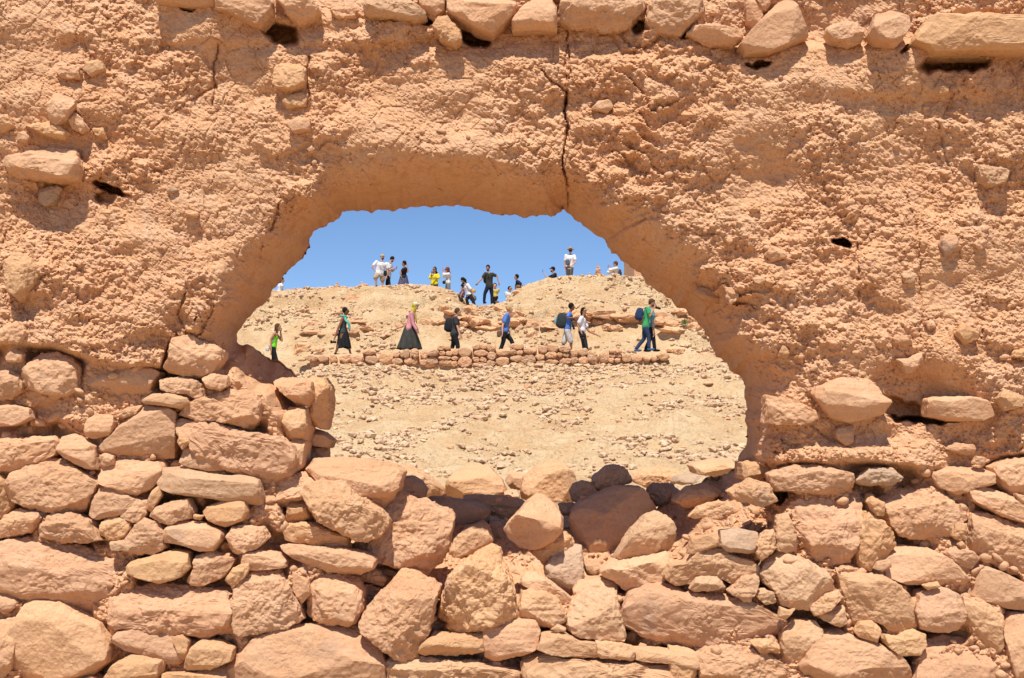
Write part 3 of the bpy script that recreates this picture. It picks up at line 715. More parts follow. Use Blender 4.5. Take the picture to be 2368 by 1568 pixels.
for ln in UPPER.split('\n'):
    t, s = ln.split(' ', 1); P = T(s); c = P.mean(0); px = np.sqrt(np.prod(P.max(0) - P.min(0)))
    th = min(.12, max(.02, px * .00166 * .45)); dd = float(np.percentile([sample_depth(c[0] + a * px * .35, c[1] + b * px * .35) for a in (-1, 0, 1) for b in (-1, 0, 1)], 30))
    if c[1] > 115 or px < 60: base = (dd if px < 60 else .5 * dd + .5 * front(c[1])) ; dep = base + th * (.16 if px > 75 and c[1] > 115 else -.05)
    else: dep = front(c[1]) + th - (.13 if c[0] > 2050 else .07)
    stone('stone', s, TONE[t], depth=dep, parent=earth_wall, thick=th, jit=.06)
# stones of the thick end of the wall, seen inside the hole
for t, s, d in (('p', 'L:1240,215 1330,205 1425,225 1440,290 1410,340 1360,330 1290,270', 5.24), ('o', 'L:1390,215 1480,205 1505,250 1505,330 1485,445 1430,430 1410,350 1440,290', 5.34),
                ('d', 'L:1400,430 1470,450 1515,490 1500,525 1400,505', 5.44), ('d', 'L:1385,505 1490,525 1485,575 1400,645 1375,600', 5.5),
                ('o', 'L:1320,340 1400,345 1410,430 1395,500 1330,490 1290,420', 5.22), ('c', 'L:1335,480 1395,495 1390,610 1345,650 1330,570', 5.2),
                ('o', 'R:250,660 250,590 310,570 385,600 390,650 330,675', 5.30)):
    stone('stone', s, TONE[t], depth=d, parent=left_base if s[0] == 'L' else right_base, thick=.14)

# ------------------------------------------------------------------ loose rocks heaped on the sill of the hole
PILE = [
 ('p', 'C:120,240 250,238 430,250 590,285 645,320 625,400 590,500 585,525 520,520 430,450 330,370 240,360 180,370 120,310', 5.24, .20, 'long pale-topped slab lying uppermost at the left end of the heap'),
 ('p', 'L:1205,770 1240,700 1270,645 1400,635 1460,665 1420,720 1400,755 1310,780 1230,795', 5.12, .12, 'blunt pink rock poking left from beneath the topmost slab'),
 ('c', 'C:70,430 90,400 190,362 310,370 370,440 470,500 560,560 560,600 530,680 440,720 350,690 260,640 180,590 120,510', 5.06, .13, 'tilted ochre rock leaning on the big cracked block'),
 ('p', 'C:480,620 540,520 600,430 700,480 850,530 930,570 915,640 915,700 880,790 840,850 780,890 680,870 560,820 450,790 350,760', 5.30, .21, 'biggest square-cut block in the heap with a smooth front'),
 ('o', 'L:1305,850 1320,765 1390,760 1425,800 1420,845 1330,855', 5.10, .09, 'small brick-shaped orange stone wedged at the left'),
 ('o', 'C:-20,592 150,607 345,680 330,755 160,735 -15,700', 5.10, .12, 'flat orange stone above the lens-shaped slab'),
 ('p', 'C:-55,735 0,728 120,735 300,755 430,780 500,815 480,860 400,895 300,893 150,850 20,800', 5.02, .11, 'thin lens-shaped slab tapering to both ends'),
 ('p', 'C:110,970 140,920 200,900 300,900 380,935 425,1000 430,1080 400,1160 310,1175 180,1165 120,1110', 5.02, .14, 'smooth rounded boulder under the lens-shaped slab'),
 ('o', 'C:360,900 450,850 500,870 560,930 540,970 460,950 400,930', 5.16, .07, 'low angular rock just below the biggest block'),
 ('o', 'C:500,860 560,870 620,890 590,920 540,905', 5.22, .04, 'small brown chip beside pebbles under the biggest block'),
 ('p', 'C:395,1200 430,1110 520,1000 600,950 680,950 780,945 860,970 830,1060 800,1200 720,1370 650,1370 540,1310 430,1220', 4.99, .16, 'wedge-shaped pink rock with a pointed lower end'),
 ('c', 'C:520,995 580,930 640,868 720,880 780,925 740,950 660,975 600,990', 5.10, .06, 'flat cream flake on top of the wedge-shaped rock'),
 ('o', 'C:835,1080 870,990 920,900 1000,840 1090,770 1150,748 1185,770 1220,850 1260,950 1285,1090 1280,1140 1180,1180 1070,1220 970,1235 900,1200 840,1130', 5.00, .17, 'peaked orange rock like a small tent'),
 ('c', 'C:1305,1090 1310,1000 1370,985 1450,1000 1530,1060 1565,1110 1560,1160 1480,1190 1390,1180 1300,1140', 5.00, .10, 'pitted ochre lump under the long rounded pebble'),
 ('l', 'C:1308,960 1310,920 1340,895 1400,900 1470,940 1540,990 1600,1040 1618,1070 1570,1080 1480,1040 1400,990', 5.06, .07, 'long rounded pale stone lying aslant'),
 ('l', 'C:1570,1130 1600,1060 1680,1000 1760,985 1840,1000 1860,1080 1890,1200 1895,1260 1800,1270 1680,1260 1575,1220', 5.00, .13, 'cream wedge standing on the layered stone'),
 ('l', 'C:1605,980 1640,935 1750,920 1845,930 1855,1000 1740,1000 1680,1010 1610,1060', 5.14, .09, 'pale flat rock behind the cream wedge'),
 ('p', 'C:1212,650 1240,600 1290,550 1350,480 1400,443 1450,460 1510,510 1550,580 1550,640 1500,700 1430,740 1370,762 1300,740 1230,690', 5.20, .13, 'blocky pink rock balanced in the middle of the heap'),
 ('o', 'C:1360,770 1430,745 1530,650 1560,660 1615,710 1600,740 1500,800 1440,845 1400,800', 5.24, .09, 'short orange bar propping the balanced rock'),
 ('g', 'C:1445,850 1500,790 1600,740 1655,750 1665,850 1665,930 1590,975 1520,960 1450,910', 5.22, .10, 'grey leaning slab at the foot of the big shaded block'),
 ('l', 'C:1585,600 1600,530 1660,490 1750,450 1850,400 1950,395 2000,400 2040,470 2075,540 2000,600 1930,690 1880,750 1800,810 1720,830 1660,800 1620,700', 5.88, .18, 'big shaded brown block standing at the back of the sill'),
 ('l', 'C:1715,360 1740,330 1800,285 1880,283 1920,320 1940,380 1870,400 1770,440 1720,400', 6.12, .12, 'dark rock perched highest at the back right'),
 ('l', 'C:1590,430 1610,390 1660,372 1720,385 1740,430 1770,450 1680,490 1600,490', 6.10, .10, 'rounded dark rock beside the highest back one'),
 ('c', 'C:975,460 1050,455 1200,465 1340,490 1330,540 1280,600 1200,580 1130,560 1120,520 1040,500', 6.30, .14, 'long sunlit cream slab lying across the back'),
 ('g', 'C:755,490 800,465 900,470 1060,495 1140,530 1130,620 1080,630 1000,660 930,690 900,580 820,530', 5.98, .16, 'dark grey slab in shade behind the biggest block'),
 ('l', 'C:905,780 930,700 1000,640 1090,600 1130,620 1155,700 1130,760 1050,800 960,840 900,810', 5.76, .12, 'brown rock in shade between the block and the tent-like rock'),
 ('l', 'C:590,440 620,400 640,345 700,350 750,380 775,430 760,480 700,480 640,460', 6.00, .12, 'shaded brown rock behind the topmost slab'),
 ('l', 'C:1150,720 1250,730 1350,770 1345,850 1280,880 1220,830 1170,780', 5.85, .10, 'dark flat rock deep in the gap under the balanced rock'),
 ('d', 'C:1215,830 1290,840 1320,900 1280,970 1240,930', 5.70, .07, 'small shaded stone right of the tent-like rock'),
 ('l', 'C:1835,820 1880,740 1950,650 2030,570 2090,553 2150,580 2185,640 2180,700 2150,760 2060,780 1960,800', 5.20, .13, 'pale leaning rock with a ribbed right edge'),
 ('l', 'C:1765,870 1790,840 1920,820 2050,790 2130,765 2170,800 2165,900 2120,950 2000,1000 1900,990 1860,950 1780,910', 5.12, .13, 'broad pale crusty rock under the ribbed leaning one'),
 ('d', 'C:1670,830 1760,835 1780,860 1740,910 1680,910', 5.26, .07, 'small brown stone between the grey slab and the crusty rock'),
 ('g', 'C:1130,600 1200,600 1230,650 1240,700 1180,710 1140,680', 5.90, .08, 'small dark stone in the shaded gap left of the balanced rock'),
 ('g', 'C:1520,500 1600,500 1640,510 1600,570 1540,560', 6.00, .07, 'little grey stone behind the balanced rock'),
 ('g', 'C:2030,430 2070,390 2170,395 2200,430 2150,480 2080,520', 6.00, .12, 'dark rubble stone at the right end of the shaded sill'),
 ('d', 'R:-50,760 20,700 110,690 170,720 120,760 20,800', 5.60, .10, 'low shaded rock against the right side of the hole')]
for t, s, d, th, lab in PILE:
    tag(stone('loose_rock', s, TONE[t], depth=d, thick=th), lab, 'rock', 'loose rocks heaped on the sill of the hole')
for t, s, d, lab in (
 ('c', 'C:885,430 900,360 950,300 1040,278 1130,290 1200,360 1235,430 1200,470 1050,480 900,480', 7.8, 'sunlit grooved boulder just beyond the heap, left of its rounder neighbour'),
 ('p', 'C:1220,370 1240,330 1310,320 1345,340 1330,420 1260,425', 8.2, 'small pink rock between two sunlit boulders beyond the heap'),
 ('c', 'C:1305,430 1320,350 1400,290 1500,250 1560,280 1610,340 1620,420 1600,500 1480,500 1380,500 1310,470', 7.8, 'rounded sunlit boulder just beyond the middle of the heap'),
 ('c', 'C:600,300 660,280 760,330 860,410 890,470 780,480 740,420 660,360', 7.8, 'sunlit rocky hump behind the left slab, beyond the wall'),
 ('l', 'C:1215,440 1250,425 1290,430 1310,460 1290,480 1230,475', 7.5, 'small white lump between the two sunlit boulders'),
 ('c', 'C:1930,370 2000,310 2100,290 2190,310 2220,340 2150,390 2040,410', 8.1, 'sunlit rock beyond the right end of the heap'),
 ('g', 'C:2165,380 2190,345 2280,330 2330,345 2290,380 2220,395', 7.8, 'blue-grey flat rock by the right foot of the hole'),
 ('c', 'R:30,600 110,580 210,570 240,600 150,650 40,640', 8.2, 'flat sunlit rock at the far right beyond the sill')):
    tag(stone('boulder', s, TONE[t], depth=d, thick=.2), lab, 'boulder', 'boulders lying just beyond the wall')

# ------------------------------------------------------------------ pebbles: countless small stones in the mud and on the sill
def pebbles(name, pts, sizes, cols_mat, parent, label, seed, sub=2):
    rs = np.random.RandomState(seed); v0, f0 = ICO[sub]; vs = []; fs = []; n = 0
    for p, s in zip(pts, sizes):
        sc3 = np.array([rs.uniform(.8, 1.5), rs.uniform(.7, 1), rs.uniform(.55, 1)]) * s
        q = v0.copy()
        for j in range(5):
            nn = rs.normal(size=3); nn /= np.linalg.norm(nn); d = q @ nn; q = q - np.clip(d - rs.uniform(.55, .85), 0, None)[:, None] * nn
        q = q * sc3; a = rs.uniform(-.6, .6); ca, sa = math.cos(a), math.sin(a)
        q = np.stack([q[:, 0] * ca - q[:, 2] * sa, q[:, 1], q[:, 0] * sa + q[:, 2] * ca], 1)
        vs.append(q + p); fs.append(f0 + n); n += len(q)
    o = link(name, mesh_np(name, np.concatenate(vs), np.concatenate(fs)), cols_mat, parent, color=PINK)
    o['kind'] = 'stuff'
    if label: o['label'] = label
    return o
rs = np.random.RandomState(11); P_, S_ = [], []
while len(P_) < 950:
    u, v = rs.uniform(-60, 2430), rs.uniform(90, 1150)
    if poly_inside(OR, np.array([u]), np.array([v]))[0] or seg_dist(OR[::3, :2], np.array([u]), np.array([v]))[0][0] < 16 or noise2(np.array([u * .006]), np.array([v * .008]), 91)[0] < rs.uniform(-.5, .35): continue
    s = .004 + .011 * rs.rand() ** 2.6; P_.append(pt(u, v, float(sample_depth(u, v)) - s * .1)); S_.append(s)
pebbles('pebbles', P_, S_, STONE, earth_wall, None, 12)
P_, S_ = [], []
for j in range(750):
    u, v = rs.uniform(700, 1620), rs.uniform(1140, 1440)
    if rs.rand() < .25: u, v = rs.choice([rs.uniform(820, 960), rs.uniform(1380, 1560)]), rs.uniform(1280, 1420)
    s = .004 + .013 * rs.rand() ** 2; P_.append(pt(u, v, float(sample_depth(u, v)) - s * .4)); S_.append(s)
tag(pebbles('gravel', P_, S_, STONE, None, None, 13), 'fine gravel and pebbles between the rocks on the sill', 'gravel', kind='stuff')

# chinking: small stones packed into the joints of the stonework
for par, u0, u1, sd in ((left_base, -60, 1120, 51), (right_base, 1120, 2430, 52)):
    rs = np.random.RandomState(sd); P_, S_ = [], []
    while len(P_) < 520:
        u, v = rs.uniform(u0, u1), rs.uniform(810, 1610)
        L_ = v - np.interp(u, LB[:, 0], LB[:, 1]); R_ = v - np.interp(u, RB[:, 0], RB[:, 1])
        if (L_ if u < 745 else R_ if u > 1500 else v - 1400) < 5 or poly_inside(OR, np.array([u]), np.array([v]))[0]: continue
        s = .007 + .022 * rs.rand() ** 2.2; P_.append(pt(u, v, float(sample_depth(u, v)) - s * .35)); S_.append(s)
    o = pebbles('chinking_stones', P_, S_, STONE, par, None, sd + 1)
# ------------------------------------------------------------------ the hillside: rubble, rocks, low wall, cairns
def simple_rock(rs, size, sub=2, flat=.65, cuts=7):
    v, f = ICO[sub]; q = v.copy()
    for j in range(cuts):
        nn = rs.normal(size=3); nn /= np.linalg.norm(nn); d = q @ nn; q = q - np.clip(d - rs.uniform(.5, .85), 0, None)[:, None] * nn
    q = q * np.array([rs.uniform(.9, 1.5), rs.uniform(.8, 1.2), flat * rs.uniform(.7, 1.2)]) * size
    a = rs.uniform(0, 6.28); ca, sa = math.cos(a), math.sin(a)
    q = q * (1.12, 1.12, 1.12)
    return np.stack([q[:, 0] * ca - q[:, 1] * sa, q[:, 0] * sa + q[:, 1] * ca, q[:, 2]], 1), f
def tz(x, y): return float(terrain_z(np.array([float(x)]), np.array([float(y)]))[0])
def hit(u, v, y0=27.0, y1=62.0):
    """where the sight line of (u, v) meets the hillside"""
    Y = np.arange(y0, y1, .04); p = pt(np.full(len(Y), float(u)), np.full(len(Y), float(v)), Y)
    h = terrain_z(p[:, 0], p[:, 1]) > p[:, 2]
    return p[np.argmax(h)] if h.any() else None
rs = np.random.RandomState(31)
vs, fs, n = [], [], 0
cx_, cy_ = rs.uniform(-19, 19, 190000), 27.5 + 34 * rs.rand(190000)
dens = .16 + .75 * fbm2(cx_ * .5, cy_ * .35, 4, 88) + .5 * (np.abs(cy_ - 42.6) < 1.3) + .5 * (np.abs(cy_ - 40.0 - .12 * cx_) < .6) * (np.abs(cx_) < 4.5)
zz = terrain_z(cx_, cy_)
m = (rs.rand(len(cx_)) < dens) & (np.abs(cx_) < cy_ * .36)
m &= ~((cy_ > 44.2) & (cy_ < 47.4) & (rs.rand(len(cx_)) < .7))
cx_, cy_, zz = cx_[m][:52000], cy_[m][:52000], zz[m][:52000]
variants = [simple_rock(rs, 1.0, 1, .6, 5) for _ in range(24)]
A = []
for k in range(24):
    sel = np.arange(k, len(cx_), 24); v0, f0 = variants[k]
    s = np.where(rs.rand(len(sel)) < .3, .012 + .02 * rs.rand(len(sel)), .020 + .12 * rs.rand(len(sel)) ** 3.4)
    a = rs.uniform(0, 6.28, len(sel)); ca, sa = np.cos(a), np.sin(a)
    q = v0[None] * s[:, None, None]
    x = q[..., 0] * ca[:, None] - q[..., 1] * sa[:, None]; y = q[..., 0] * sa[:, None] + q[..., 1] * ca[:, None]
    P = np.stack([x + cx_[sel][:, None], y + cy_[sel][:, None], q[..., 2] + (zz[sel] + s * .25)[:, None]], -1).reshape(-1, 3)
    fs.append((f0[None] + (np.arange(len(sel)) * len(v0))[:, None, None]).reshape(-1, 3) + n); vs.append(P); n += len(P)
def mat_rubble():
    s = NT('rubble_stone'); g = s.n('ShaderNodeNewGeometry')
    c = s.mix(s.ramp(g.outputs['Random Per Island'], .0, 1.0), (.56, .37, .215), (.70, .52, .33))
    c = s.mix(s.ramp(s.noise(4, 4), .4, .6, (0, 0, 0), (.5, .5, .5)), c, (.50, .30, .19)); s.base(c); s.bump(s.noise(14, 6), .05, .8); return s.m
tag(link('slope_rubble', mesh_np('slope_rubble', np.concatenate(vs), np.concatenate(fs), smooth=False), mat_rubble()), 'countless small stones strewn over the hillside', 'rubble', kind='stuff')
# larger rocks one can tell apart
def hill_rock(u, v, w, label, group, rs, col=None, flat=.6, name='rock', sub=3, sink=.3, nz=.10):
    p = hit(u, v)
    if p is None: return None
    size = w * p[1] / F / 2 * .85
    q, f = simple_rock(rs, size, sub, flat, 9)
    q = q + (q / size) * (nz * size * fbm3(q / size * 1.6 + rs.uniform(0, 9, 3), 3, 4))[:, None]
    c = np.array(col or PALE) * rs.uniform(.86, 1.1)
    o = link(name, mesh_np(name, q, f, smooth=False), STONE, None, (p[0], p[1], p[2] + size * flat * (.5 - sink)), c)
    return tag(o, label, 'rock', group)
for j in range(225):
    zone = j % 3
    if zone == 0: u, v, lab, g = rs.uniform(700, 1700), rs.uniform(845, 905), 'pale broken rock strewn just below the low stone wall', 'rocks strewn below the low wall'
    elif zone == 1: u, v, lab, g = rs.uniform(780, 1700), rs.uniform(905, 1085), 'pale rock scattered on the lower open slope', 'rocks on the lower slope'
    else: u, v, lab, g = rs.uniform(590, 1620), rs.uniform(675, 790), 'tan rock lying on the slope between path and ridge', 'rocks between path and ridge'
    w = rs.choice([9, 11, 14, 18, 24], p=[.3, .3, .2, .14, .06]); ci = rs.randint(3)
    marks = ((0, 760, 'teal-scarf woman'), (760, 880, 'gap right of the teal scarf'), (880, 1000, 'headscarf walker'), (1000, 1110, 'black backpack'), (1110, 1220, 'blonde woman'), (1220, 1330, 'blue tee backpacker'), (1330, 1440, 'reaching woman'), (1440, 1540, 'man in green'), (1540, 1800, 'right edge of the hole'))
    near_ = [m_[2] for m_ in marks if m_[0] <= u < m_[1]][0]
    lab = '%s %s rock %s, %s %s' % ({9: 'tiny', 11: 'small', 14: 'middling', 18: 'large', 24: 'very large'}[int(w)], ('ochre', 'pale', 'pinkish')[ci], ('just under the low wall', ('on the mid slope' if v < 990 else 'low down near the sill'), ('high up by the ridge' if v < 725 else 'just above the path'))[zone], ('below' if zone < 2 else 'near'), near_)
    hill_rock(u, v, w, lab, g, rs, [OCHRE, PALE, PINK][ci], flat=rs.uniform(.4, .7))
for u, v, w, lab, fl in ((1185, 745, 90, 'bulging ochre outcrop above the blonde woman', .45), (1230, 775, 55, 'squat outcrop block beside the blonde woman', .6), (1130, 762, 60, 'low outcrop block left of the blonde woman', .45), (1060, 752, 55, 'weathered outcrop lump beside the black backpack', .5),
     (1445, 735, 75, 'outcrop block left of the navy backpack', .5), (1400, 728, 70, 'flat outcrop ledge right of the striped trousers', .4), (1345, 730, 60, 'flat outcrop ledge behind the two walkers', .4),
     (1548, 750, 48, 'rounded boulder right of the man in green', .8), (1600, 758, 44, 'boulder at the hole edge with a green weed', .7), (1525, 730, 34, 'square boulder above the rounded one', .7), (1570, 722, 40, 'ochre boulder on the outcrop at the right', .6),
     (1000, 745, 70, 'broken ledge stone right of the headscarf woman', .4), (930, 752, 50, 'broken ledge stone left of the headscarf woman', .4), (720, 768, 60, 'thin ledge stone left of the teal scarf', .35), (815, 690, 40, 'ridge stone under the left cairn', .6),
     (1085, 722, 40, 'reddish boulder under the climbing pair', .7), (1118, 716, 34, 'boulder between the climbing pair', .8), (1030, 715, 42, 'reddish boulder left of the climbing woman', .6), (1150, 712, 30, 'boulder right of the climbing pair', .7),
     (700, 806, 46, 'reddish block at the broken left end of the low wall', .7), (740, 812, 40, 'block fallen from the left end of the low wall', .7), (1290, 836, 34, 'dark rock pair at the foot of the low wall', .5), (905, 848, 30, 'pale block under the low wall', .5),
     (1040, 1036, 26, 'lone pale rock on the lower slope above the heap', .6), (1560, 812, 40, 'block at the right end of the low wall', .6), (1630, 820, 34, 'last block of the wall line near the hole edge', .6)):
    hill_rock(u, v, w, lab, 'large rocks and outcrop blocks on the hillside', rs, OCHRE, flat=fl, name='outcrop_rock', sub=4, sink=.55, nz=.26)
for j in range(34):
    u = 1085 + j * 16 + rs.uniform(-8, 8); v = 742 + 10 * math.sin(j * .7) + rs.uniform(-9, 12) + (6 if u > 1500 else 0)
    k_ = rs.uniform(26, 58)
    hill_rock(u, v, k_, ('%s jagged ledge rock, %s, %s' % (('small', 'broad')[int(k_ > 42)], ('upper tier', 'lower tier')[int(v > 745)], 'right of the black backpack' if u < 1170 else 'behind the blue tee walker' if u < 1280 else 'behind the big grey backpack' if u < 1350 else 'right of the reaching woman' if u < 1460 else 'behind the man in green')), 'ledge rocks of the outcrop band', rs, OCHRE, flat=rs.uniform(.3, .6), name='outcrop_rock', sub=4, sink=.5, nz=.3)
for j in range(16):
    u, v, k_ = rs.uniform(700, 1060), rs.uniform(715, 775), rs.uniform(22, 46)
    hill_rock(u, v, k_, '%s ledge rock sunk in the %s slope, %s' % (('small', 'wide')[int(k_ > 34)], ('upper', 'lower')[int(v > 745)], 'left of the teal scarf' if u < 770 else 'right of the teal scarf' if u < 850 else 'left of the headscarf walker' if u < 950 else 'right of the headscarf walker' if u < 1010 else 'beside the black backpack'), 'ledge rocks left of the outcrop', rs, PINK, flat=rs.uniform(.25, .4), name='outcrop_rock', sub=4, sink=.6, nz=.3)
# green weed by the boulder at the edge of the hole
p = hit(1584, 752); gv, gf = [], []
for k in range(60):
    a, l = rs.uniform(0, 6.28), rs.uniform(.08, .2); b = np.array([rs.normal() * .05, rs.normal() * .05, 0]); t = b + np.array([math.cos(a) * l * .5, math.sin(a) * l * .5, l]); w = np.array([-math.sin(a), math.cos(a), 0]) * .012
    n = len(gv); gv += [b - w, b + w, t + w * .4, t - w * .4]; gf.append([n, n + 1, n + 2, n + 3])
tag(link('weed', mesh_np('weed', np.array(gv), np.array(gf)), fabric('weed_green', (.16, .24, .07)), None, (p[0] - .05, p[1] - .25, p[2] + .02)), 'small green weed beside a boulder near the hole edge', 'plant')
# the low dry stone wall edging the path
def top_v(u): return np.interp(u, [685, 760, 800, 930, 985, 1010, 1100, 1160, 1230, 1330, 1400, 1470, 1530], [824, 812, 809, 810, 803, 797, 798, 799, 796, 800, 806, 814, 820])
def bot_v(u): return np.interp(u, [685, 800, 950, 1080, 1200, 1350, 1530], [831, 836, 840, 846, 843, 838, 830])
wall = tag(link('dry_stone_wall', None), 'low dry stone wall of reddish blocks edging the path on the hillside', 'wall')
wall.location = [float(c) for c in pt(1100, 846, 43.9)]
wl = np.array(wall.location)
uu = np.linspace(716, 1500, 120); cv, cf = [], []
for k, u in enumerate(uu):
    a = pt(u, top_v(u) + 9, 44.02); b = pt(u, bot_v(u) + 16, 44.02)
    for q_ in (a, a + [0, .35, 0], b, b + [0, .35, 0]): cv.append(q_ - wl)
    if k: n = 4 * k; cf += [[n - 4, n, n + 1, n - 3], [n - 4, n - 2, n + 2, n], [n - 3, n + 1, n + 3, n - 1]]
link('core', mesh_np('core', np.array(cv), np.array(cf)), EARTH, wall)
cnt = 0; u = 688
while u < 1525 and cnt < 116:
    t_, b_ = float(top_v(u)) + rs.uniform(-5, 11), float(bot_v(u)) + 4; H = b_ - t_
    w = rs.uniform(16, 36); k = max(1, int(round(H / rs.uniform(11, 24)))); k = min(k, 4)
    cuts = np.linspace(0, 1, k + 1); cuts[1:-1] += rs.uniform(-.28, .28, k - 1) / k
    for r in range(k):
        v0, v1 = b_ - H * cuts[r], b_ - H * cuts[r + 1]; off = rs.uniform(-4, 4)
        for a0, a1 in (((0, 1),) if w < 24 or (v0 - v1) > 15 or rs.rand() < .4 else ((0, .52), (.5, 1))):
            uc = u + off + w * (a0 + a1) / 2; hw = w * (a1 - a0) / 2 * 1.04; hh = (v0 - v1) / 2 * 1.05; vc = (v0 + v1) / 2; P = []
            for a in np.arange(8) * math.pi / 4 + .39 + rs.uniform(-.22, .22, 8):
                c, s_ = math.cos(a), math.sin(a); q_ = 1 / max(abs(c), abs(s_)) * rs.uniform(.82, 1.04); P.append((uc + hw * c * q_, vc + hh * s_ * q_))
            me, loc, size = rock_mesh('stone', np.array(P), .15, 43.97 + rs.uniform(-.05, .04), 900 + cnt, sub=4, square=9, facets=4, rough=1.8, cut=(.72, .95))
            c = np.array([PINK, ORANGE, OCHRE, PINK, DUN][rs.randint(5)]) * rs.uniform(.84, 1.06)
            link('stone', me, STONE, wall, loc - wl, c); cnt += 1
    u += w * .97
# cairns of flat stones piled by visitors
def cairn(u, vb, Y, tiers, label):
    """tiers: bottom to top, (du, width, height) in picture units"""
    b = pt(u, vb, Y); b[2] = tz(b[0], Y) - .03; k = Y / F; root = tag(link('cairn', None, loc=b), label, 'cairn', 'cairns on the ridge'); z = 0
    for du, w, h in tiers:
        q, f = simple_rock(rs, 1, 3, .8, 7); q = q / np.abs(q).max(0) * np.array([w * k / 2, w * k / 2 * .8, h * k / 2])
        link('stone', mesh_np('stone', q, f), STONE, root, (du * k, 0, z + h * k / 2), np.array([OCHRE, PINK, PALE][rs.randint(3)]) * rs.uniform(.9, 1.1)); z += h * k * .93
    return root
cairn(681, 668, 59.6, [(0, 10, 4), (0, 8, 4)], 'tiny cairn beside the leftmost figure on the ridge')
cairn(779, 676, 59.0, [(2, 26, 8), (-1, 16, 5), (0, 10, 4), (0, 7, 4)], 'cairn of flat stones left of the paired boulders')
cairn(836, 667, 59.4, [(-4, 16, 8), (3, 12, 6), (0, 8, 4)], 'left one of two squat cairns near the man in the beige cap')
cairn(846, 667, 59.3, [(0, 14, 8), (1, 10, 5)], 'right one of two squat cairns near the man in the beige cap')
cairn(817, 666, 59.6, [(0, 6, 4), (0, 4, 3)], 'thimble-sized cairn between larger ones on the left ridge')
cairn(1382, 645, 59.4, [(0, 26, 6), (-1, 22, 6), (2, 24, 6), (-1, 18, 5), (0, 15, 5), (1, 12, 4), (0, 9, 4), (0, 6, 3), (0, 4, 3)], 'tallest cairn with a pointed top on the right of the ridge')
cairn(1363, 644, 59.6, [(0, 11, 5), (0, 9, 5), (1, 7, 4), (0, 5, 4)], 'slender cairn just left of the tallest')
cairn(1310, 646, 59.0, [(0, 12, 5), (0, 9, 4)], 'low cairn at the feet of the person in the straw hat')
cairn(1288, 644, 59.6, [(0, 13, 6), (0, 8, 3)], 'low cairn just right of the man in the black cap')
cairn(1343, 645, 59.6, [(0, 10, 4), (1, 6, 3)], 'two-stone cairn between the straw hat and the slender cairn')
cairn(1437, 641, 59.6, [(0, 14, 5), (0, 9, 3)], 'low cairn right of the woman taking a picture')
cairn(1150, 690, 58.6, [(0, 20, 8), (1, 16, 7), (-1, 10, 5)], 'squat cairn in the ridge gap right of the descending man')
cairn(1198, 662, 59.2, [(0, 18, 6), (0, 12, 5)], 'cairn in front of the seated man in navy')
# far building on the ridge, its left corner showing at the edge of the hole
def box(x0, x1, y0, y1, z0, z1, n=10):
    v = []; f = []
    def face(o, a, b):
        k = len(v)
        for i in range(n + 1):
            for j in range(n + 1): v.append(o + a * i / n + b * j / n)
        for i in range(n):
            for j in range(n): q = k + i * (n + 1) + j; f.append([q, q + n + 1, q + n + 2, q + 1])
    o = np.array([x0, y0, z0]); X = np.array([x1 - x0, 0, 0]); Yv = np.array([0, y1 - y0, 0]); Z = np.array([0, 0, z1 - z0])
    face(o, X, Z); face(o + X, Yv, Z); face(o + X + Yv, -X, Z); face(o + Yv, -Yv, Z); face(o + Z, X, Yv)
    v = np.array(v); v = v + .05 * np.stack([noise3(v * 1.2 + 3, 3), noise3(v * 1.2 + 9, 4), noise3(v * 1.2 + 15, 5)], 1)
    return v, np.array(f)
b0 = pt(1466, 645, 66.); bt = pt(1466, 540, 66.)
bv, bf = box(0, 7.0, 0, 6.0, -2.5, float(bt[2] - b0[2]))
bld = tag(link('mud_building', mesh_np('mud_building', bv, bf), EARTH, None, b0), 'tan mud building whose corner shows on the ridge at the hole edge', 'building')
pv, pf = box(-.08, 7.08, -.08, 6.08, float(bt[2] - b0[2]), float(bt[2] - b0[2]) + .18, 8)
link('parapet', mesh_np('parapet', pv, pf), EARTH, bld)
for wx_ in (1.6, 4.4):
    wv, wf = box(wx_, wx_ + .6, -.06, .1, .1, .9, 2); link('window', mesh_np('window', wv, wf), fabric('dark_opening', (.05, .035, .025)), bld)
# ------------------------------------------------------------------ people
def V(*a): return np.array(a, float)
def unit(a): return a / (np.linalg.norm(a) + 1e-9)
def merge(parts):
    vs, fs, n = [], [], 0
    for v, f in parts:
        vs.append(v); fs.extend([tuple(int(i) + n for i in q) for q in f]); n += len(v)
    return np.concatenate(vs), fs
def py_mesh(name, parts):
    v, f = merge(parts); me = bpy.data.meshes.new(name); me.from_pydata([tuple(q) for q in v], [], f); me.update()
    me.polygons.foreach_set('use_smooth', np.full(len(f), True)); return me
def loft(rings, caps=True):
    """rings: (centre, axis a, axis b) lists; closed tube through them"""
    n = 18; v = []; f = []
    for c, a, b in rings:
        for k in range(n): t = 2 * math.pi * k / n; v.append(c + a * math.cos(t) + b * math.sin(t))
    for r in range(len(rings) - 1):
        for k in range(n): o = r * n; f.append((o + k, o + (k + 1) % n, o + n + (k + 1) % n, o + n + k))
    if caps:
        for r, rev in ((0, True), (len(rings) - 1, False)):
            c = len(v); v.append(rings[r][0])
            for k in range(n):
                q = (r * n + k, r * n + (k + 1) % n, c); f.append(q[::-1] if rev else q)
    return np.array(v), f
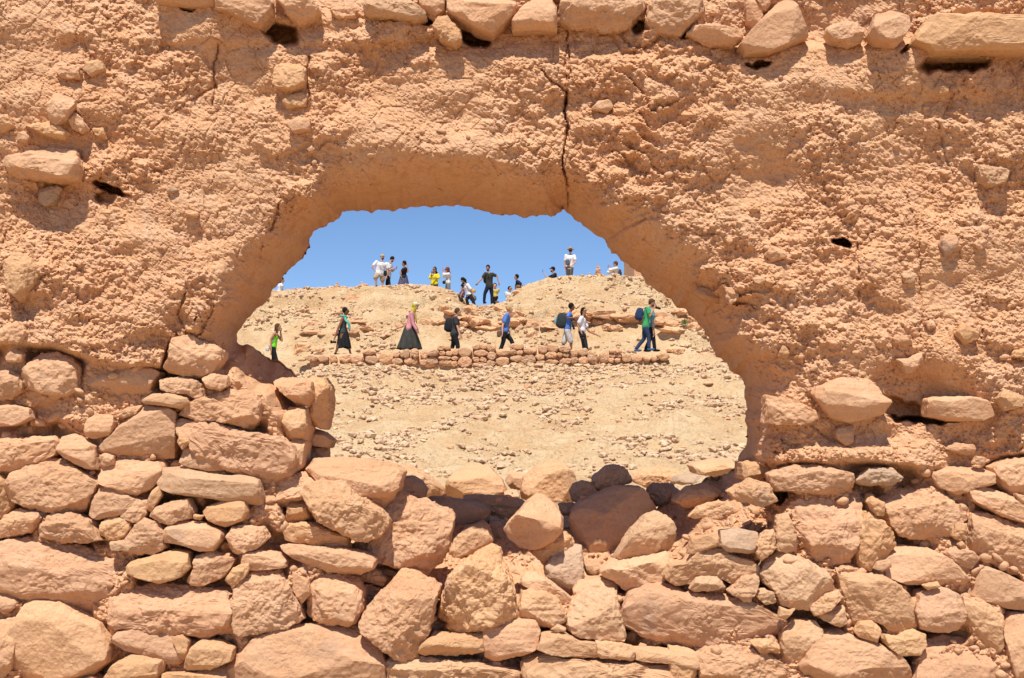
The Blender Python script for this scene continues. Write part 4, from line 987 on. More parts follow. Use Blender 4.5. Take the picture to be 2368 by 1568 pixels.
def tube(pts, rad, squash=1.0, side=None):
    """tapering tube with round ends"""
    P = [np.array(p, float) for p in pts]; R = list(rad)
    d0 = unit(P[0] - P[1]); d1 = unit(P[-1] - P[-2])
    P = [P[0] + d0 * R[0] * .85, P[0] + d0 * R[0] * .5] + P + [P[-1] + d1 * R[-1] * .5, P[-1] + d1 * R[-1] * .85]; R = [R[0] * .4, R[0] * .85] + R + [R[-1] * .85, R[-1] * .4]
    rings = []; ref = side if side is not None else V(.13, 1, .21)
    for k in range(len(P)):
        d = unit(P[min(k + 1, len(P) - 1)] - P[max(k - 1, 0)]); a = unit(ref - d * (ref @ d)); b = np.cross(d, a)
        rings.append((P[k], a * R[k], b * R[k] * squash))
    return loft(rings)
def curve(P, n=4):
    P = [np.array(p, float) for p in P]
    if len(P) < 3: return P
    out = []
    for j in range(len(P) - 1):
        p0, p1, p2, p3 = P[max(j - 1, 0)], P[j], P[j + 1], P[min(j + 2, len(P) - 1)]
        for k in range(n):
            t = k / n; out.append(.5 * ((2 * p1) + (p2 - p0) * t + (2 * p0 - 5 * p1 + 4 * p2 - p3) * t * t + (3 * p1 - p0 - 3 * p2 + p3) * t ** 3))
    return out + [P[-1]]
def blob(c, a, b, d, e=2.0, sub=3):
    """superellipsoid with half axes a, b, d"""
    v, f = ICO[sub]; L = (np.abs(v) ** e).sum(1) ** (1 / e); q = v / L[:, None]
    return c + q[:, :1] * a + q[:, 1:2] * b + q[:, 2:] * d, f
BAKE = []
def fused(name, parts, vox, mat, parent, extra=None, smooth=4):
    """parts fused into one continuous surface"""
    me = py_mesh(name, parts); o = link(name, me, mat, parent)
    m = o.modifiers.new('r', 'REMESH'); m.mode = 'VOXEL'; m.voxel_size = vox; m.use_smooth_shade = True
    if smooth: s = o.modifiers.new('s', 'SMOOTH'); s.factor = .5; s.iterations = smooth
    BAKE.append((o, extra)); return o
SKIN = {'light': (.60, .33, .22), 'tan': (.47, .24, .14), 'brown': (.24, .115, .065)}
HAIRC = {'black': (.012, .010, .010), 'dark': (.035, .02, .013), 'brown': (.10, .05, .025), 'blonde': (.45, .29, .13), 'red': (.16, .05, .025)}
BLACK, CHAR, NAVY, WHITE, JEANS = (.018, .018, .02), (.06, .06, .062), (.02, .028, .07), (.75, .75, .77), (.035, .055, .12)
def person(crop, D, label, H, N, P, yaw, hyaw=None, arms=(), legs=(), skin='light', hair=('black', 'short'), fat=1.0, top=None, bottom=None, items=(), sex='m', group=None, nod=0.0, toe=None):
    """joints in crop units; arms/legs: (joint, joint, dy, dy) with depth offsets; yaw: 0 faces right, 90 away, -90 to the camera"""
    kp = D / F * .25736
    def w(q, dy=0.0):
        s = T('%s:%f,%f' % (crop, q[0], q[1]))[0]; return pt(s[0], s[1], D + dy)
    foot = w((P[0], max([l[1][1] for l in legs] + [P[1] + 200])))
    base = foot.copy(); O = lambda q, dy=0.0: w(q, dy) - base
    y = math.radians(yaw); f = V(math.cos(y), math.sin(y), 0); r = V(math.sin(y), -math.cos(y), 0)
    hy = math.radians(yaw if hyaw is None else hyaw); hf = V(math.cos(hy) * math.cos(nod), math.sin(hy) * math.cos(nod), -math.sin(nod)); hr = V(math.sin(hy), -math.cos(hy), 0); hu = unit(np.cross(hr, hf)); 
    if hu[2] < 0: hu = -hu
    h, n, p = O(H), O(N), O(P); up = unit(n - p); fa = unit(f - up * (f @ up)); ra = unit(r - up * (r @ up)); L = np.linalg.norm(n - p)
    sw = .185 if sex == 'm' else .160
    skm = fabric('skin_' + skin, SKIN[skin])
    def torso(g=0.0, t0=-.16, t1=1.0, belly=0.0, k=1.0):
        tb = [(-.16, .10, .085), (-.08, .150, .105), (.06, .168 if sex == 'f' else .160, .115), (.3, .128 if sex == 'f' else .150, .098 + belly), (.5, .135 if sex == 'f' else .155, .10 + belly * .9), (.72, .155 if sex == 'f' else .175, .115), (.88, .15 if sex == 'f' else .175, .095), (.96, .11, .075), (1.02, .062, .06), (1.12, .052, .055)]
        out = [(t, a, b) for t, a, b in tb if t0 - .001 <= t <= t1 + .001]
        return loft([(p + up * L * t + fa * (belly * .5 if .2 < t < .6 else 0), ra * (a * fat * k + g), fa * (b * fat * k + g)) for t, a, b in out])
    sh = {s: p + up * L * .90 + ra * s * sw * fat for s in (1, -1)}
    hip = {s: p - up * .03 + ra * s * .085 * fat for s in (1, -1)}
    J = {}
    body = [torso(), tube([n - up * .03, h - hu * .05], [.056, .05])]
    head = blob(h + hu * .015, hr * .082, hf * .100, hu * .120); jaw = blob(h - hu * .064 + hf * .024, hr * .060, hf * .068, hu * .060)
    nose = tube([h + hf * .088 + hu * .018, h + hf * .108 - hu * .018], [.009, .014]); ears = [blob(h + hr * s * .076 - hu * .005, hr * .012, hf * .02, hu * .03, sub=2) for s in (1, -1)]
    brow = tube([h + hf * .088 + hu * .034 - hr * .035, h + hf * .088 + hu * .034 + hr * .035], [.010, .010]); lips = blob(h + hf * .083 - hu * .055, hr * .022, hf * .009, hu * .009, sub=2)
    body += [head, jaw, nose, brow, lips] + ears
    fing = []; hands = {}
    for s, a in zip((1, -1), arms):
        if a is None: continue
        e = O(a[0], 0) ; hd = O(a[1], 0)
        e[1] = sh[s][1] + (a[2] if len(a) > 2 else 0); hd[1] = e[1] + (a[3] if len(a) > 3 else 0)
        J[s] = (sh[s], e, hd); body.append(tube(curve([sh[s], sh[s] * .5 + e * .5, e, e * .5 + hd * .5, hd], 2), list(np.interp(np.linspace(0, 1, 9), [0, .25, .5, .75, 1], [.052, .047, .038, .034, .026])) ))
        d = unit(hd - e); sd = unit(np.cross(d, fa + V(.1, .2, .05))); nm = np.cross(d, sd)
        body.append(blob(hd + d * .045, d * .05, sd * .040, nm * .017, 2.4)); hands[s] = (hd + d * .07, d)
        for j, (o_, l) in enumerate(((-.029, .062), (-.010, .075), (.010, .070), (.028, .055))):
            b0 = hd + d * .075 + sd * o_; b1 = b0 + d * l * .5 + nm * .008; b2 = b1 + d * l * .4 + nm * .022; fing.append(tube([b0, b1, b2], [.0095, .0085, .007]))
        b0 = hd + d * .03 - sd * .032; fing.append(tube([b0, b0 + d * .03 - sd * .022 + nm * .006, b0 + d * .06 - sd * .026 + nm * .014], [.012, .010, .008]))
    LJ = {}
    for s, l in zip((1, -1), legs):
        kn = O(l[0]); an = O(l[1]); kn[1] = hip[s][1] + (l[2] if len(l) > 2 else 0); an[1] = kn[1] + (l[3] if len(l) > 3 else 0)
        LJ[s] = (hip[s], kn, an); body.append(tube(curve([hip[s], hip[s] * .5 + kn * .5, kn, kn * .62 + an * .38, an], 2), list(np.interp(np.linspace(0, 1, 9), [0, .25, .5, .62, 1], [.088, .074, .054, .056, .036]) * (.6 + .4 * fat))))
    root = fused('person', body, .0115, skm, None, fing); root.location = base
    tag(root, label, 'person', group)
    # shoes
    ty = math.radians(yaw if toe is None else toe); tf = V(math.cos(ty), math.sin(ty), 0)
    shoe_c = next((i[1] for i in items if i[0] == 'shoes'), BLACK)
    for s in LJ:
        an = LJ[s][2]; fused('shoe', [blob(an + tf * .06 - V(0, 0, .055), tf * .14, V(-tf[1], tf[0], 0) * .048, V(0, 0, .042), 2.6), tube([an, an - V(0, 0, .04)], [.045, .045])], .012, fabric('shoe_%02d' % int(sum(shoe_c) * 100), shoe_c), root)
    part = lambda nm_, parts, mat, vox=.012: fused(nm_, parts, vox, mat, root)
    solid = lambda nm_, parts, mat: link(nm_, py_mesh(nm_, parts), mat, root)
    # hair
    hc, style = hair[0], hair[1]; hm = fabric('hair_' + hc, HAIRC[hc])
    if style != 'none':
        g = [blob(h + hu * .040 - hf * .022, hr * .096, hf * .108, hu * .118)]
        if style == 'afro': g = [blob(h + hu * .05 - hf * .035, hr * .105, hf * .105, hu * .115)]
        if style == 'shaggy': g += [blob(h + hu * .09 + hf * .05, hr * .07, hf * .055, hu * .035), blob(h + hu * .0 - hf * .07, hr * .075, hf * .05, hu * .085)]
        if style == 'bun': g += [blob(h + hu * .09 - hf * .10, hr * .05, hf * .05, hu * .05)]
        if style == 'low': g += [blob(h - hu * .02 - hf * .09, hr * .05, hf * .045, hu * .05)]
        if style == 'long':
            e = O(hair[2]) if len(hair) > 2 else n - up * .15 - fa * .1
            e[1] = (h - hf * .08)[1] + (hair[3] if len(hair) > 3 else 0)
            g += [tube(curve([h - hf * .05 + hu * .05, h - hf * .085 - hu * .08, e], 3), [.085, .08, .075, .07, .065, .055, .025], .8, hr)]
            g += [tube([h + hr * s * .07 - hf * .01 + hu * .03, h + hr * s * .078 - hf * .03 - hu * .1, (h + hr * s * .075 - hf * .04 - hu * .19)], [.03, .028, .015]) for s in (1, -1)]
        face = blob(h - hu * .02 + hf * .085, hr * .062, hf * .05, hu * .085)
        part('hair', g, hm, .011)
        # face stays clear of hair: forehead and face mass belong to the body, hair sits behind it
    # clothes
    def sleeves(frac, rr, g=.012):
        out = []
        for s in J:
            a, e, hd = J[s]
            if frac <= .5: q = a + (e - a) * frac * 2; pts = [a - (e - a) * .05, a * .5 + q * .5, q]; rd = [.062 + g, .058 + g, .054 + g * 1.4]
            else: q = e + (hd - e) * (frac - .5) * 2; pts = [a, e, q]; rd = [.056 + g, .046 + g, .036 + g]
            out.append(tube(curve(pts, 3) if len(pts) > 2 else pts, [x * rr for x in np.interp(np.linspace(0, 1, 7), [0, .5, 1], rd)]))
        return out
    if top:
        kind, col, nm_ = top[0], top[1], top[2]; b_ = top[3] if len(top) > 3 else 0
        m_ = fabric(nm_.replace(' ', '_') + '_%d' % int(sum(col) * 300), col)
        if kind == 'tee': part('shirt', [torso(.016, -.16, .96, b_, 1.03)] + sleeves(.30, 1.12), m_)
        elif kind == 'longsleeve': part('shirt', [torso(.016, -.16, .96, b_, 1.03)] + sleeves(.96, 1.05), m_)
        elif kind == 'blouse': part('shirt', [torso(.024, -.08, .96, b_, 1.05)] + sleeves(.62, 1.3), m_)
        elif kind == 'tank': part('tank_top', [torso(.012, -.08, .72, b_, 1.02)] + [tube([p + up * L * .7 + ra * s * .07 + fa * .09, p + up * L * .97 + ra * s * .075, p + up * L * .7 + ra * s * .07 - fa * .09], [.025, .022, .025]) for s in (1, -1)], m_)
    if bottom:
        kind, col = bottom[0], bottom[1]; m_ = fabric('bottom_%d_%d' % (int(col[0] * 300), int(col[2] * 300)), col)
        if kind in ('trousers', 'shorts'):
            g = [torso(.014, -.16, .2, 0, 1.0)]
            for s in LJ:
                a, k_, an = LJ[s]
                if kind == 'trousers': q = [a, a * .5 + k_ * .5, k_, k_ * .5 + an * .5, an + unit(k_ - an) * .02]; rd = np.interp(np.linspace(0, 1, 9), [0, .25, .5, .75, 1], [.104, .092, .074, .068, .062])
                else: q = [a, a * .5 + k_ * .5, k_ + unit(a - k_) * .02]; rd = np.interp(np.linspace(0, 1, 5), [0, .5, 1], [.112, .105, .098])
                g.append(tube(curve(q, 2), list(rd * (.6 + .4 * fat))))
            part('trousers' if kind == 'trousers' else 'shorts', g, m_)
        elif kind == 'skirt':
            hem = O(bottom[2]); hem[1] = 0 + p[1]; hw = bottom[3] * kp; rings = []
            v, fc = [], []; nn, mm = 48, 14; ax = V(1, 0, 0); ay = V(0, 1, 0)
            for i in range(mm):
                t = i / (mm - 1); c = (p + up * .12) * (1 - t) + hem * t; e = t ** .75
                wx = .15 * fat * (1 - e) + hw * e; wy = .12 * fat * (1 - e) + min(hw, .30) * e
                for k in range(nn):
                    a_ = 2 * math.pi * k / nn; fo = 1 + .13 * t * math.sin(8 * a_ + 1.3 * math.sin(3 * t)) + .05 * t * math.sin(15 * a_ + 2 * t) + .12 * t * math.sin(2 * a_ + 1)
                    v.append(c + ax * wx * fo * math.cos(a_) + ay * wy * fo * math.sin(a_) + V(0, 0, .02 * math.sin(4 * a_) * t))
            for i in range(mm - 1):
                for k in range(nn): o_ = i * nn; fc.append((o_ + k, o_ + (k + 1) % nn, o_ + nn + (k + 1) % nn, o_ + nn + k))
            ob = solid('skirt', [(np.array(v), fc)], m_); so = ob.modifiers.new('s', 'SOLIDIFY'); so.thickness = .008
    # carried and worn things
    ctx = dict(O=O, h=h, n=n, p=p, up=up, fa=fa, ra=ra, hu=hu, hf=hf, hr=hr, L=L, sh=sh, J=J, kp=kp, hands=hands, hip=hip)
    for it in items:
        k_ = it[0]
        if k_ == 'cap':
            m_ = fabric('cap_%d' % int(sum(it[1]) * 300), it[1]); part('cap', [blob(h + hu * .065 - hf * .008, hr * .094, hf * .106, hu * .088), blob(h + hu * .058 + hf * .115, hr * .070, hf * .075, hu * .012, 2.4)], m_, .010)
        elif k_ == 'straw':
            m_ = fabric('straw', (.42, .30, .16)); part('straw_hat', [blob(h + hu * .115, hr * .092, hf * .10, hu * .075, 2.8), blob(h + hu * .06, hr * .19, hf * .20, hu * .013, 2.2)], m_, .010)
        elif k_ == 'glasses':
            solid('sunglasses', [blob(h + hf * .100 + hu * .018 + hr * s * .034, hr * .030, hf * .010, hu * .021, 2.6, 2) for s in (1, -1)] + [tube([h + hf * .09 + hu * .022 + hr * s * .068, h - hf * .01 + hu * .015 + hr * s * .084], [.005, .005]) for s in (1, -1)], fabric('dark_lens', (.01, .01, .012)))
        elif k_ == 'beard':
            part('beard', [blob(h - hu * .075 + hf * .040, hr * .062, hf * .062, hu * .052)], fabric('hair_' + it[1], HAIRC[it[1]]), .010)
        elif k_ == 'band':
            part('headband', [loft([(h + hu * (.075 + z) + hf * .01, hr * .096, (hf * .9 - hu * .35) * .112) for z in (-.018, 0, .018)])], fabric('red_band', it[1]), .010)
        elif k_ == 'backpack':
            c = O(it[2]); c[1] = p[1]; c = c + V(0, 1, 0) * (-(fa[1]) * .0) ; sx, sz = it[3]
            bd = unit(c - (p + up * L * .6)); c2 = p + up * L * .58 - fa * (.13 + sx * .5) if len(it) > 4 and it[4] else c
            m_ = fabric('pack_%d_%d' % (int(it[1][0] * 500), int(it[1][2] * 500)), it[1])
            bp = part('backpack', [blob(c2, fa * sx * .55, ra * .15, up * sz * .5, 3.2), blob(c2 - fa * sx * .45 - up * sz * .12, fa * .05, ra * .11, up * sz * .28, 3)] + [tube(curve([c2 + up * sz * .38 + ra * s * .08 + fa * sx * .3, sh[s] * .55 + n * .45 + up * .045, p + up * L * .62 + fa * .13 * fat + ra * s * .11, c2 - up * sz * .3 + ra * s * .12 + fa * sx * .3], 4), [.022] * 13, .5) for s in (1, -1)], m_, .011)
        elif k_ == 'bottle':
            c = O(it[1]); c[1] = p[1] - .16; solid('water_bottle', [tube([c - V(0, 0, .09), c + V(0, 0, .07), c + V(0, 0, .11)], [.035, .035, .014])], fabric('bottle_blue', (.15, .45, .60)))
        elif k_ == 'bag':
            c = O(it[2]); c[1] = (p - V(0, .17, 0))[1] if len(it) < 5 else p[1] + it[4]; sx, sz = it[3]; m_ = fabric('bag_%d_%d' % (int(it[1][0] * 500), int(it[1][2] * 500)), it[1])
            s0 = sh[1] if (c - sh[1])[1] * 0 + 1 else sh[-1]
            part('shoulder_bag', [blob(c, V(sx / 2, 0, 0), V(0, .05, 0), V(0, 0, sz / 2), 3.2)] , m_, .010)
            solid('bag_strap', [tube(curve([c + V(0, 0, sz * .4), p + up * L * .45 - V(0, .16 * fat, 0), n + ra * .04 + up * .02 + V(0, -.06, 0)], 4), [.010] * 9)], m_)
        elif k_ == 'camera':
            c = O(it[1]); c[1] = (it[2] if len(it) > 2 else n[1] - .1); d = it[3] if len(it) > 3 else hf
            sd = unit(np.cross(d, V(0, 0, 1)))
            solid('camera', [blob(c, sd * .07, d * .03, V(0, 0, .048), 4), tube([c + d * .02, c + d * .15], [.036, .040]), blob(c + V(0, 0, .05), sd * .025, d * .025, V(0, 0, .02), 3, 2)], fabric('camera_black', BLACK))
        elif k_ == 'phone':
            c = O(it[1]); s = it[2]; c[1] = hands[s][0][1]; solid('phone', [blob(c, V(.010, 0, 0) + .3 * V(0, .01, 0), V(0, .036, 0), V(.01, 0, .072), 5, 2)], fabric('phone_black', BLACK))
        elif k_ == 'scarf':
            col = it[1]; m_ = fabric('scarf_%d' % int(sum(col) * 300), col); q = [O(c) for c in it[2:]]; 
            for c in q: c[1] = n[1] - .13
            ring = [n + up * .035 + (ra * math.cos(a) * .10 + fa * math.sin(a) * .105) + V(0, 0, -.02 * math.sin(a)) for a in np.linspace(0, 2 * math.pi, 13)]
            part('scarf', [tube(ring, [.042] * 13), tube(curve([n + fa * .08] + q, 3), [.07] * (3 * len(q)) + [.05], .6)] , m_, .012)
        elif k_ == 'headscarf':
            col = it[1]; m_ = fabric('headscarf', col); q = [O(c) for c in it[2:]]
            part('headscarf', [blob(h + hu * .02 - hf * .035, hr * .100, hf * .095, hu * .125), tube(curve([h - hu * .05 - hf * .04, n + up * .02], 2) if False else [h - hu * .05 - hf * .03, n + up * .02 + fa * .02], [.085, .095]), tube(curve([n + fa * .06] + q, 3), [.06] * (3 * len(q)) + [.035], .5)], m_, .012)
        elif k_ == 'wrap':
            col = it[1]; c = O(it[2]); c[1] = p[1]; part('tied_jacket', [loft([(p + up * .05, ra * .175, fa * .135), (p - up * .04, ra * .19, fa * .15)]), blob(c, V(it[3] / 2, 0, 0), V(0, .14, 0), V(0, 0, it[4] / 2), 2.4)], fabric('wrap_%d' % int(sum(col) * 300), col))
        elif k_ == 'watch': pass
    return root
PG = 'walkers in single file along the path'; RG = 'visitors standing on the ridge'
Dp = 45.4
person('A', 45.6, 'woman in lime green vest on the path at far left, hand to her ear', (258, 1152), (236, 1196), (212, 1330), 0, -10, arms=(((200, 1262), (206, 1365), -.03, -.05), ((288, 1270), (276, 1192), -.02, -.05)), legs=(((238, 1420), (262, 1500)), ((215, 1420), (200, 1510))),
       skin='tan', hair=('brown', 'long', (228, 1180), -.02), sex='f', top=('tank', (.22, .75, .04), 'lime'), bottom=('trousers', BLACK), items=(('bag', (.5, .5, .52), (172, 1350), (.12, .15), -.2), ('phone', (283, 1172), -1)), group=PG)
person('A', Dp, 'woman in turquoise scarf and black skirt, black curly hair, walking on the path', (868, 1008), (846, 1060), (840, 1205), 0, 0, arms=(((802, 1168), (772, 1256), -.02, -.02), ((860, 1150), (880, 1210), 0, 0)), legs=(((815, 1290), (775, 1385)), ((880, 1280), (905, 1385))),
       skin='brown', hair=('black', 'afro'), sex='f', top=('tank', (.05, .065, .065), 'slate'), bottom=('skirt', BLACK, (850, 1335), 54), items=(('glasses',), ('scarf', (.12, .42, .36), (870, 1090), (898, 1120), (903, 1180)), ('camera', (742, 1286), 45.4 * 0 - .2)), group=PG)
person('A', Dp, 'walker in pale cap, yellow headscarf, pink sleeves and long dark skirt', (1492, 958), (1466, 1010), (1432, 1170), 0, 0, arms=(((1470, 1110), (1506, 1178), -.02, -.02), ((1470, 1110), (1510, 1175), 0, 0)), legs=(((1420, 1270), (1390, 1385)), ((1480, 1270), (1500, 1385))),
       hair=('brown', 'none'), sex='f', top=('longsleeve', (.62, .27, .30), 'pink'), bottom=('skirt', (.055, .053, .045), (1440, 1348), 94), items=(('headscarf', (.50, .42, .05), (1490, 1040), (1502, 1110)), ('cap', (.62, .60, .42)), ('glasses',)), group=PG)
person('A', Dp, 'walker in charcoal tee carrying a black backpack', (1874, 1012), (1852, 1060), (1842, 1215), 0, 0, arms=(((1872, 1150), (1894, 1228), -.04, -.03), ((1870, 1150), (1900, 1220), 0, 0)), legs=(((1870, 1300), (1880, 1400)), ((1830, 1300), (1790, 1400))),
       hair=('brown', 'short'), sex='f', fat=1.2, top=('tee', (.045, .047, .05), 'charcoal'), bottom=('trousers', BLACK), items=(('backpack', (.022, .023, .026), (1792, 1130), (.26, .50)),), group=PG)
person('B', Dp, 'blonde woman in blue tee and black trousers with a brown shoulder bag', (352, 990), (330, 1032), (305, 1190), 0, 0, arms=(((290, 1140), (287, 1208), -.04, -.02), ((330, 1130), (350, 1190), 0, 0)), legs=(((295, 1280), (262, 1375)), ((365, 1262), (405, 1370))),
       hair=('blonde', 'bun'), sex='f', fat=1.1, top=('tee', (.10, .22, .55), 'blue'), bottom=('trousers', BLACK), items=(('bag', (.16, .09, .045), (256, 1212), (.15, .24)),), group=PG)
person('B', Dp, 'man in blue tee and pale shorts with a large grey backpack', (910, 968), (890, 1020), (872, 1175), 0, 0, arms=(((866, 1070), (925, 1072), -.05, -.05), ((880, 1070), (935, 1075), 0, 0)), legs=(((900, 1280), (905, 1385)), ((840, 1285), (805, 1385))),
       skin='brown', hair=('black', 'short'), top=('tee', (.09, .20, .55), 'royal'), bottom=('shorts', (.55, .53, .50)), items=(('backpack', (.04, .048, .052), (822, 1090), (.34, .56)), ('bottle', (762, 1085)), ('camera', (915, 1128), -.2, V(.3, 0, -1))), group=PG)
person('B', Dp - .25, 'woman in white tee and striped black trousers reaching one arm out', (1018, 1008), (1006, 1060), (1000, 1185), -15, -50, arms=(((962, 1135), (1000, 1215), -.02, -.03), ((1062, 1180), (1145, 1216), .0, .1)), legs=(((1010, 1270), (1025, 1375)), ((1030, 1270), (1050, 1375))),
       skin='tan', hair=('black', 'long', (1032, 1090), .02), sex='f', top=('tee', WHITE, 'white'), bottom=('trousers', (.035, .035, .037)), items=(('glasses',), ('camera', (1000, 1232), -.25)), group=PG)
person('B', Dp + .55, 'person in light blue mostly hidden behind the man in green', (1640, 948), (1625, 1000), (1622, 1150), 0, 0, arms=(((1632, 1120), (1640, 1205), -.03, 0), ((1640, 1110), (1645, 1190), 0, 0)), legs=(((1640, 1240), (1652, 1345)), ((1620, 1240), (1575, 1345))),
       hair=('brown', 'short'), sex='f', top=('tee', (.12, .36, .45), 'aqua'), bottom=('trousers', (.012, .014, .022)), group=PG)
person('B', Dp, 'bearded man in green tee and jeans raising a black camera', (1628, 930), (1592, 972), (1572, 1150), 0, 0, arms=(((1602, 1052), (1640, 990), -.05, .02), ((1618, 1045), (1650, 985), 0, 0)), legs=(((1598, 1240), (1602, 1335)), ((1560, 1250), (1490, 1342))),
       hair=('brown', 'shaggy'), nod=.25, top=('tee', (.06, .36, .14), 'green'), bottom=('trousers', JEANS), items=(('beard', 'brown'), ('backpack', (.03, .05, .12), (1518, 1032), (.24, .46)), ('camera', (1662, 975), -.16, V(.9, 0, -.25)), ('shoes', (.06, .12, .25))), group=PG)
# on the ridge
Dr = 60.2
person('A', 60.9, 'man in white tee and beige cap, one knee raised, hand on hip, khaki shorts', (1196, 520), (1188, 562), (1172, 672), -60, -70, arms=(((1104, 612), (1138, 650), -.05, .05), ((1240, 640), (1232, 690), -.02, -.05)), legs=(((1138, 712), (1146, 780), -.22, .05), ((1196, 728), (1194, 785), -.02, 0)),
       hair=('brown', 'short'), fat=1.42, top=('tee', WHITE, 'white'), bottom=('shorts', (.42, .30, .16)), items=(('cap', (.50, .36, .19)), ('beard', 'brown'), ('bag', BLACK, (1226, 672), (.17, .26), -.3)), group=RG)
person('A', 61.3, 'bearded man in white tee and black trousers looking at his phone', (1282, 540), (1258, 578), (1248, 690), -15, 0, arms=(((1262, 640), (1298, 626), -.04, -.03), ((1280, 645), (1308, 622), 0, 0)), legs=(((1255, 740), (1262, 790)), ((1235, 740), (1232, 790))),
       hair=('black', 'short'), nod=.6, top=('tee', WHITE, 'white'), bottom=('trousers', BLACK), items=(('beard', 'black'), ('phone', (1320, 608), -1)), group=RG)
person('A', 61.4, 'woman in black blouse and patterned skirt holding back her hair', (1388, 578), (1394, 618), (1384, 705), 200, 180, arms=(((1422, 650), (1418, 600), -.04, .05), ((1358, 655), (1362, 690), 0, 0)), legs=(((1372, 740), (1370, 790)), ((1400, 740), (1402, 790))),
       skin='tan', hair=('black', 'low'), sex='f', top=('tee', BLACK, 'black'), bottom=('skirt', (.10, .10, .16), (1383, 772), 42), group=RG)
person('A', 62.2, 'woman in bright yellow blouse with long dark hair, hand at her mouth', (1664, 632), (1664, 672), (1662, 760), -100, -110, arms=(((1622, 712), (1642, 668), -.08, -.1), ((1702, 705), (1672, 712), -.05, -.1)), legs=(((1650, 830), (1650, 900)), ((1674, 830), (1676, 900))),
       skin='tan', hair=('black', 'long', (1692, 668), .05), sex='f', top=('blouse', (.72, .62, .02), 'yellow'), bottom=('trousers', CHAR), items=(('glasses',), ('phone', (1640, 655), 1)), group=RG)
person('A', 62.2, 'woman with red headband, white blouse and grey jeans raising a camera', (1776, 635), (1788, 668), (1784, 755), 190, 180, arms=(((1745, 690), (1745, 648), -.08, 0), ((1750, 680), (1742, 645), 0, 0)), legs=(((1770, 830), (1775, 900)), ((1795, 830), (1798, 900))),
       hair=('red', 'long', (1806, 672), .0), sex='f', top=('blouse', (.72, .70, .70), 'offwhite'), bottom=('trousers', (.22, .24, .26)), items=(('band', (.55, .03, .05)), ('glasses',), ('bag', BLACK, (1752, 752), (.16, .16), -.3)), group=RG)
person('A', 57.6, 'woman climbing down in the ridge gap with a yellow shoulder bag', (1920, 730), (1950, 770), (1975, 860), 200, 210, nod=.7, arms=(((1922, 812), (1902, 862), -.05, -.1), ((2000, 830), (2010, 870), 0, 0)), legs=(((1952, 900), (1968, 965), -.1, 0), ((2012, 920), (2034, 1005), -.1, 0)),
       skin='tan', hair=('black', 'long', (1900, 780), -.1), sex='f', top=('tee', WHITE, 'white'), bottom=('trousers', BLACK), items=(('bag', (.62, .33, .03), (2018, 826), (.17, .16), -.15), ('wrap', (.16, .17, .19), (2010, 890), .30, .26)), group='pair climbing down in the ridge gap')
person('A', 58.0, 'man in dark tee and navy jeans striding down with arms spread', (2143, 618), (2152, 660), (2155, 782), -60, -100, nod=.4, arms=(((2090, 716), (2052, 756), -.02, -.05), ((2224, 690), (2238, 746), -.02, -.05)), legs=(((2115, 850), (2108, 920)), ((2178, 860), (2178, 935))),
       skin='tan', hair=('black', 'short'), top=('tee', (.045, .045, .035), 'olive'), bottom=('trousers', (.015, .02, .05)), items=(('backpack', BLACK, (2150, 700), (.2, .42), True), ('beard', 'black')), group='pair climbing down in the ridge gap')
person('A', 60.6, 'small figure in yellow and pink half hidden behind the striding man', (2205, 780), (2204, 808), (2200, 870), -90, -90, arms=(((2185, 840), (2184, 875)), ((2222, 840), (2224, 875))), legs=(((2193, 905), (2193, 945)), ((2210, 905), (2210, 945))),
       hair=('black', 'short'), sex='f', top=('tee', (.55, .42, .10), 'mustard'), bottom=('trousers', BLACK), group=RG)
person('A', 58.3, 'person crouching in violet behind the climbing woman', (1918, 800), (1915, 826), (1912, 862), 190, 190, arms=(((1895, 850), (1888, 862)), ((1925, 850), (1928, 865))), legs=(((1885, 870), (1900, 900), -.1, 0), ((1895, 872), (1912, 902), -.1, 0)),
       hair=('black', 'short'), sex='f', top=('tee', (.20, .14, .32), 'violet'), bottom=('trousers', CHAR), group=RG)
person('B', 61.0, 'head and pale shoulders of someone sitting low in the ridge gap', (354, 808), (352, 838), (350, 905), -90, -60, arms=(((325, 875), (330, 910)), ((375, 875), (370, 910))), legs=(((340, 925), (340, 960)), ((362, 925), (362, 960))),
       hair=('black', 'short'), sex='f', top=('tee', (.7, .68, .66), 'pale'), bottom=('trousers', CHAR), items=(('glasses',),), group=RG)
person('B', 61.2, 'man in navy tee sitting on the right shoulder of the gap, back turned', (412, 700), (425, 735), (440, 808), 170, 190, arms=(((402, 785), (408, 820)), ((468, 775), (470, 815))), legs=(((410, 840), (400, 880)), ((440, 845), (430, 885))),
       skin='tan', hair=('black', 'short'), top=('tee', NAVY, 'navy'), bottom=('trousers', CHAR), items=(('bag', (.25, .15, .07), (430, 788), (.22, .16), -.2),), group=RG)
person('B', 62.0, 'bearded man in black cap and black tee holding up a phone', (738, 632), (752, 670), (756, 768), 190, 180, arms=(((692, 706), (662, 668), -.05, 0), ((720, 720), (700, 745), 0, 0)), legs=(((740, 840), (740, 900)), ((765, 840), (765, 900))),
       hair=('black', 'short'), top=('tee', (.02, .025, .028), 'black2'), bottom=('trousers', CHAR), items=(('cap', (.015, .015, .018)), ('beard', 'dark'), ('phone', (650, 640), 1)), group=RG)
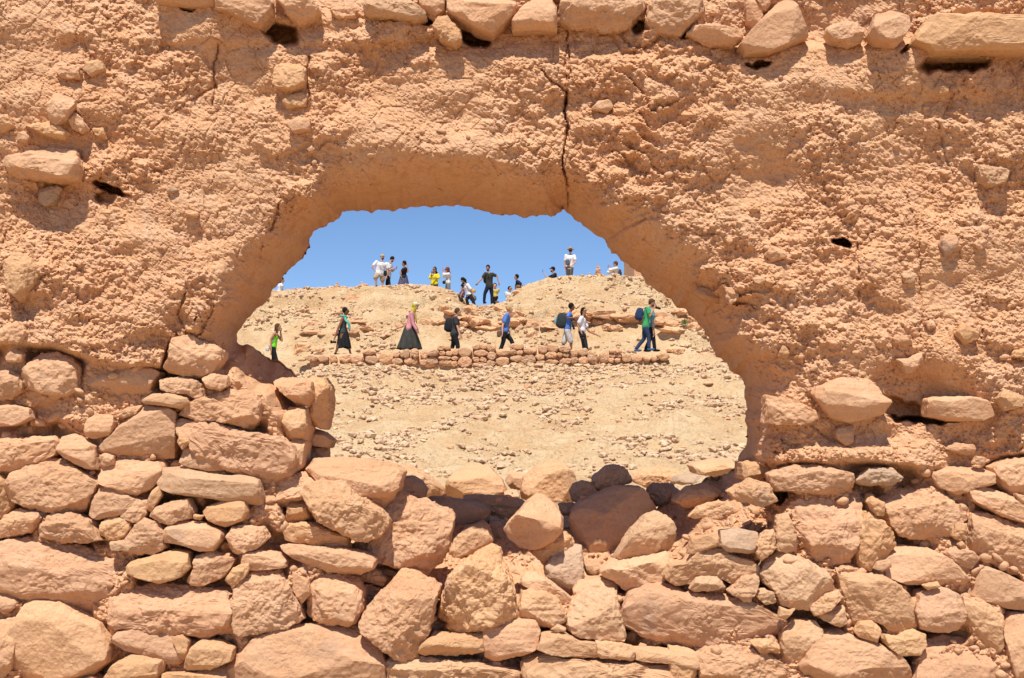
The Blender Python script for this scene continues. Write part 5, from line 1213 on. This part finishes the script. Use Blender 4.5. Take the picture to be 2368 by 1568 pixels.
person('B', 61.4, 'person in straw hat seen from behind, white tee, hands behind the back', (898, 462), (896, 500), (890, 612), 85, 90, arms=(((945, 560), (912, 598), -.06, -.12), ((848, 570), (850, 615), 0, 0)), legs=(((905, 680), (910, 740)), ((872, 680), (868, 740))),
       hair=('dark', 'short'), fat=1.05, top=('tee', WHITE, 'white'), bottom=('trousers', (.20, .19, .18)), items=(('straw',), ('bag', (.10, .12, .13), (872, 572), (.20, .30), -.24), ('wrap', (.12, .12, .13), (880, 612), .3, .08)), group=RG)
person('B', 62.0, 'woman in cream blouse and sunglasses taking a picture, small backpack behind', (1302, 582), (1308, 615), (1300, 712), 185, 180, arms=(((1240, 655), (1250, 614), -.05, .02), ((1250, 640), (1245, 610), 0, 0)), legs=(((1290, 790), (1290, 850)), ((1310, 790), (1310, 850))),
       hair=('brown', 'shaggy'), sex='f', fat=1.1, top=('blouse', (.70, .62, .55), 'cream'), bottom=('trousers', CHAR), items=(('glasses',), ('backpack', (.05, .055, .06), (1338, 660), (.14, .34)), ('phone', (1238, 600), 1)), group=RG)
person('A', 61.0, 'figure in white at the far left of the ridge, partly hidden by the wall', (296, 728), (285, 758), (268, 850), 20, 10, arms=(((300, 790), (300, 745), -.04, 0), ((290, 800), (300, 840), 0, 0)), legs=(((262, 900), (262, 950)), ((275, 900), (275, 950))),
       hair=('black', 'long', (304, 790), 0), sex='f', top=('tee', WHITE, 'white'), bottom=('trousers', CHAR), group=RG)
dg = bpy.context.evaluated_depsgraph_get(); dg.update()
for o, extra in BAKE:
    me = bpy.data.meshes.new_from_object(o.evaluated_get(dg)); mats = [m for m in o.data.materials]
    if extra:
        n0 = len(me.vertices); v0 = np.empty(n0 * 3, np.float32); me.vertices.foreach_get('co', v0); v0 = v0.reshape(-1, 3)
        f0 = [tuple(p.vertices) for p in me.polygons]; ve, fe = merge(extra)
        m2 = bpy.data.meshes.new('person'); m2.from_pydata([tuple(q) for q in np.concatenate([v0, ve])], [], f0 + [tuple(i + n0 for i in q) for q in fe]); m2.update()
        m2.polygons.foreach_set('use_smooth', np.full(len(m2.polygons), True)); me = m2
    if not me.materials:
        for m in mats: me.materials.append(m)
    o.modifiers.clear(); o.data = me
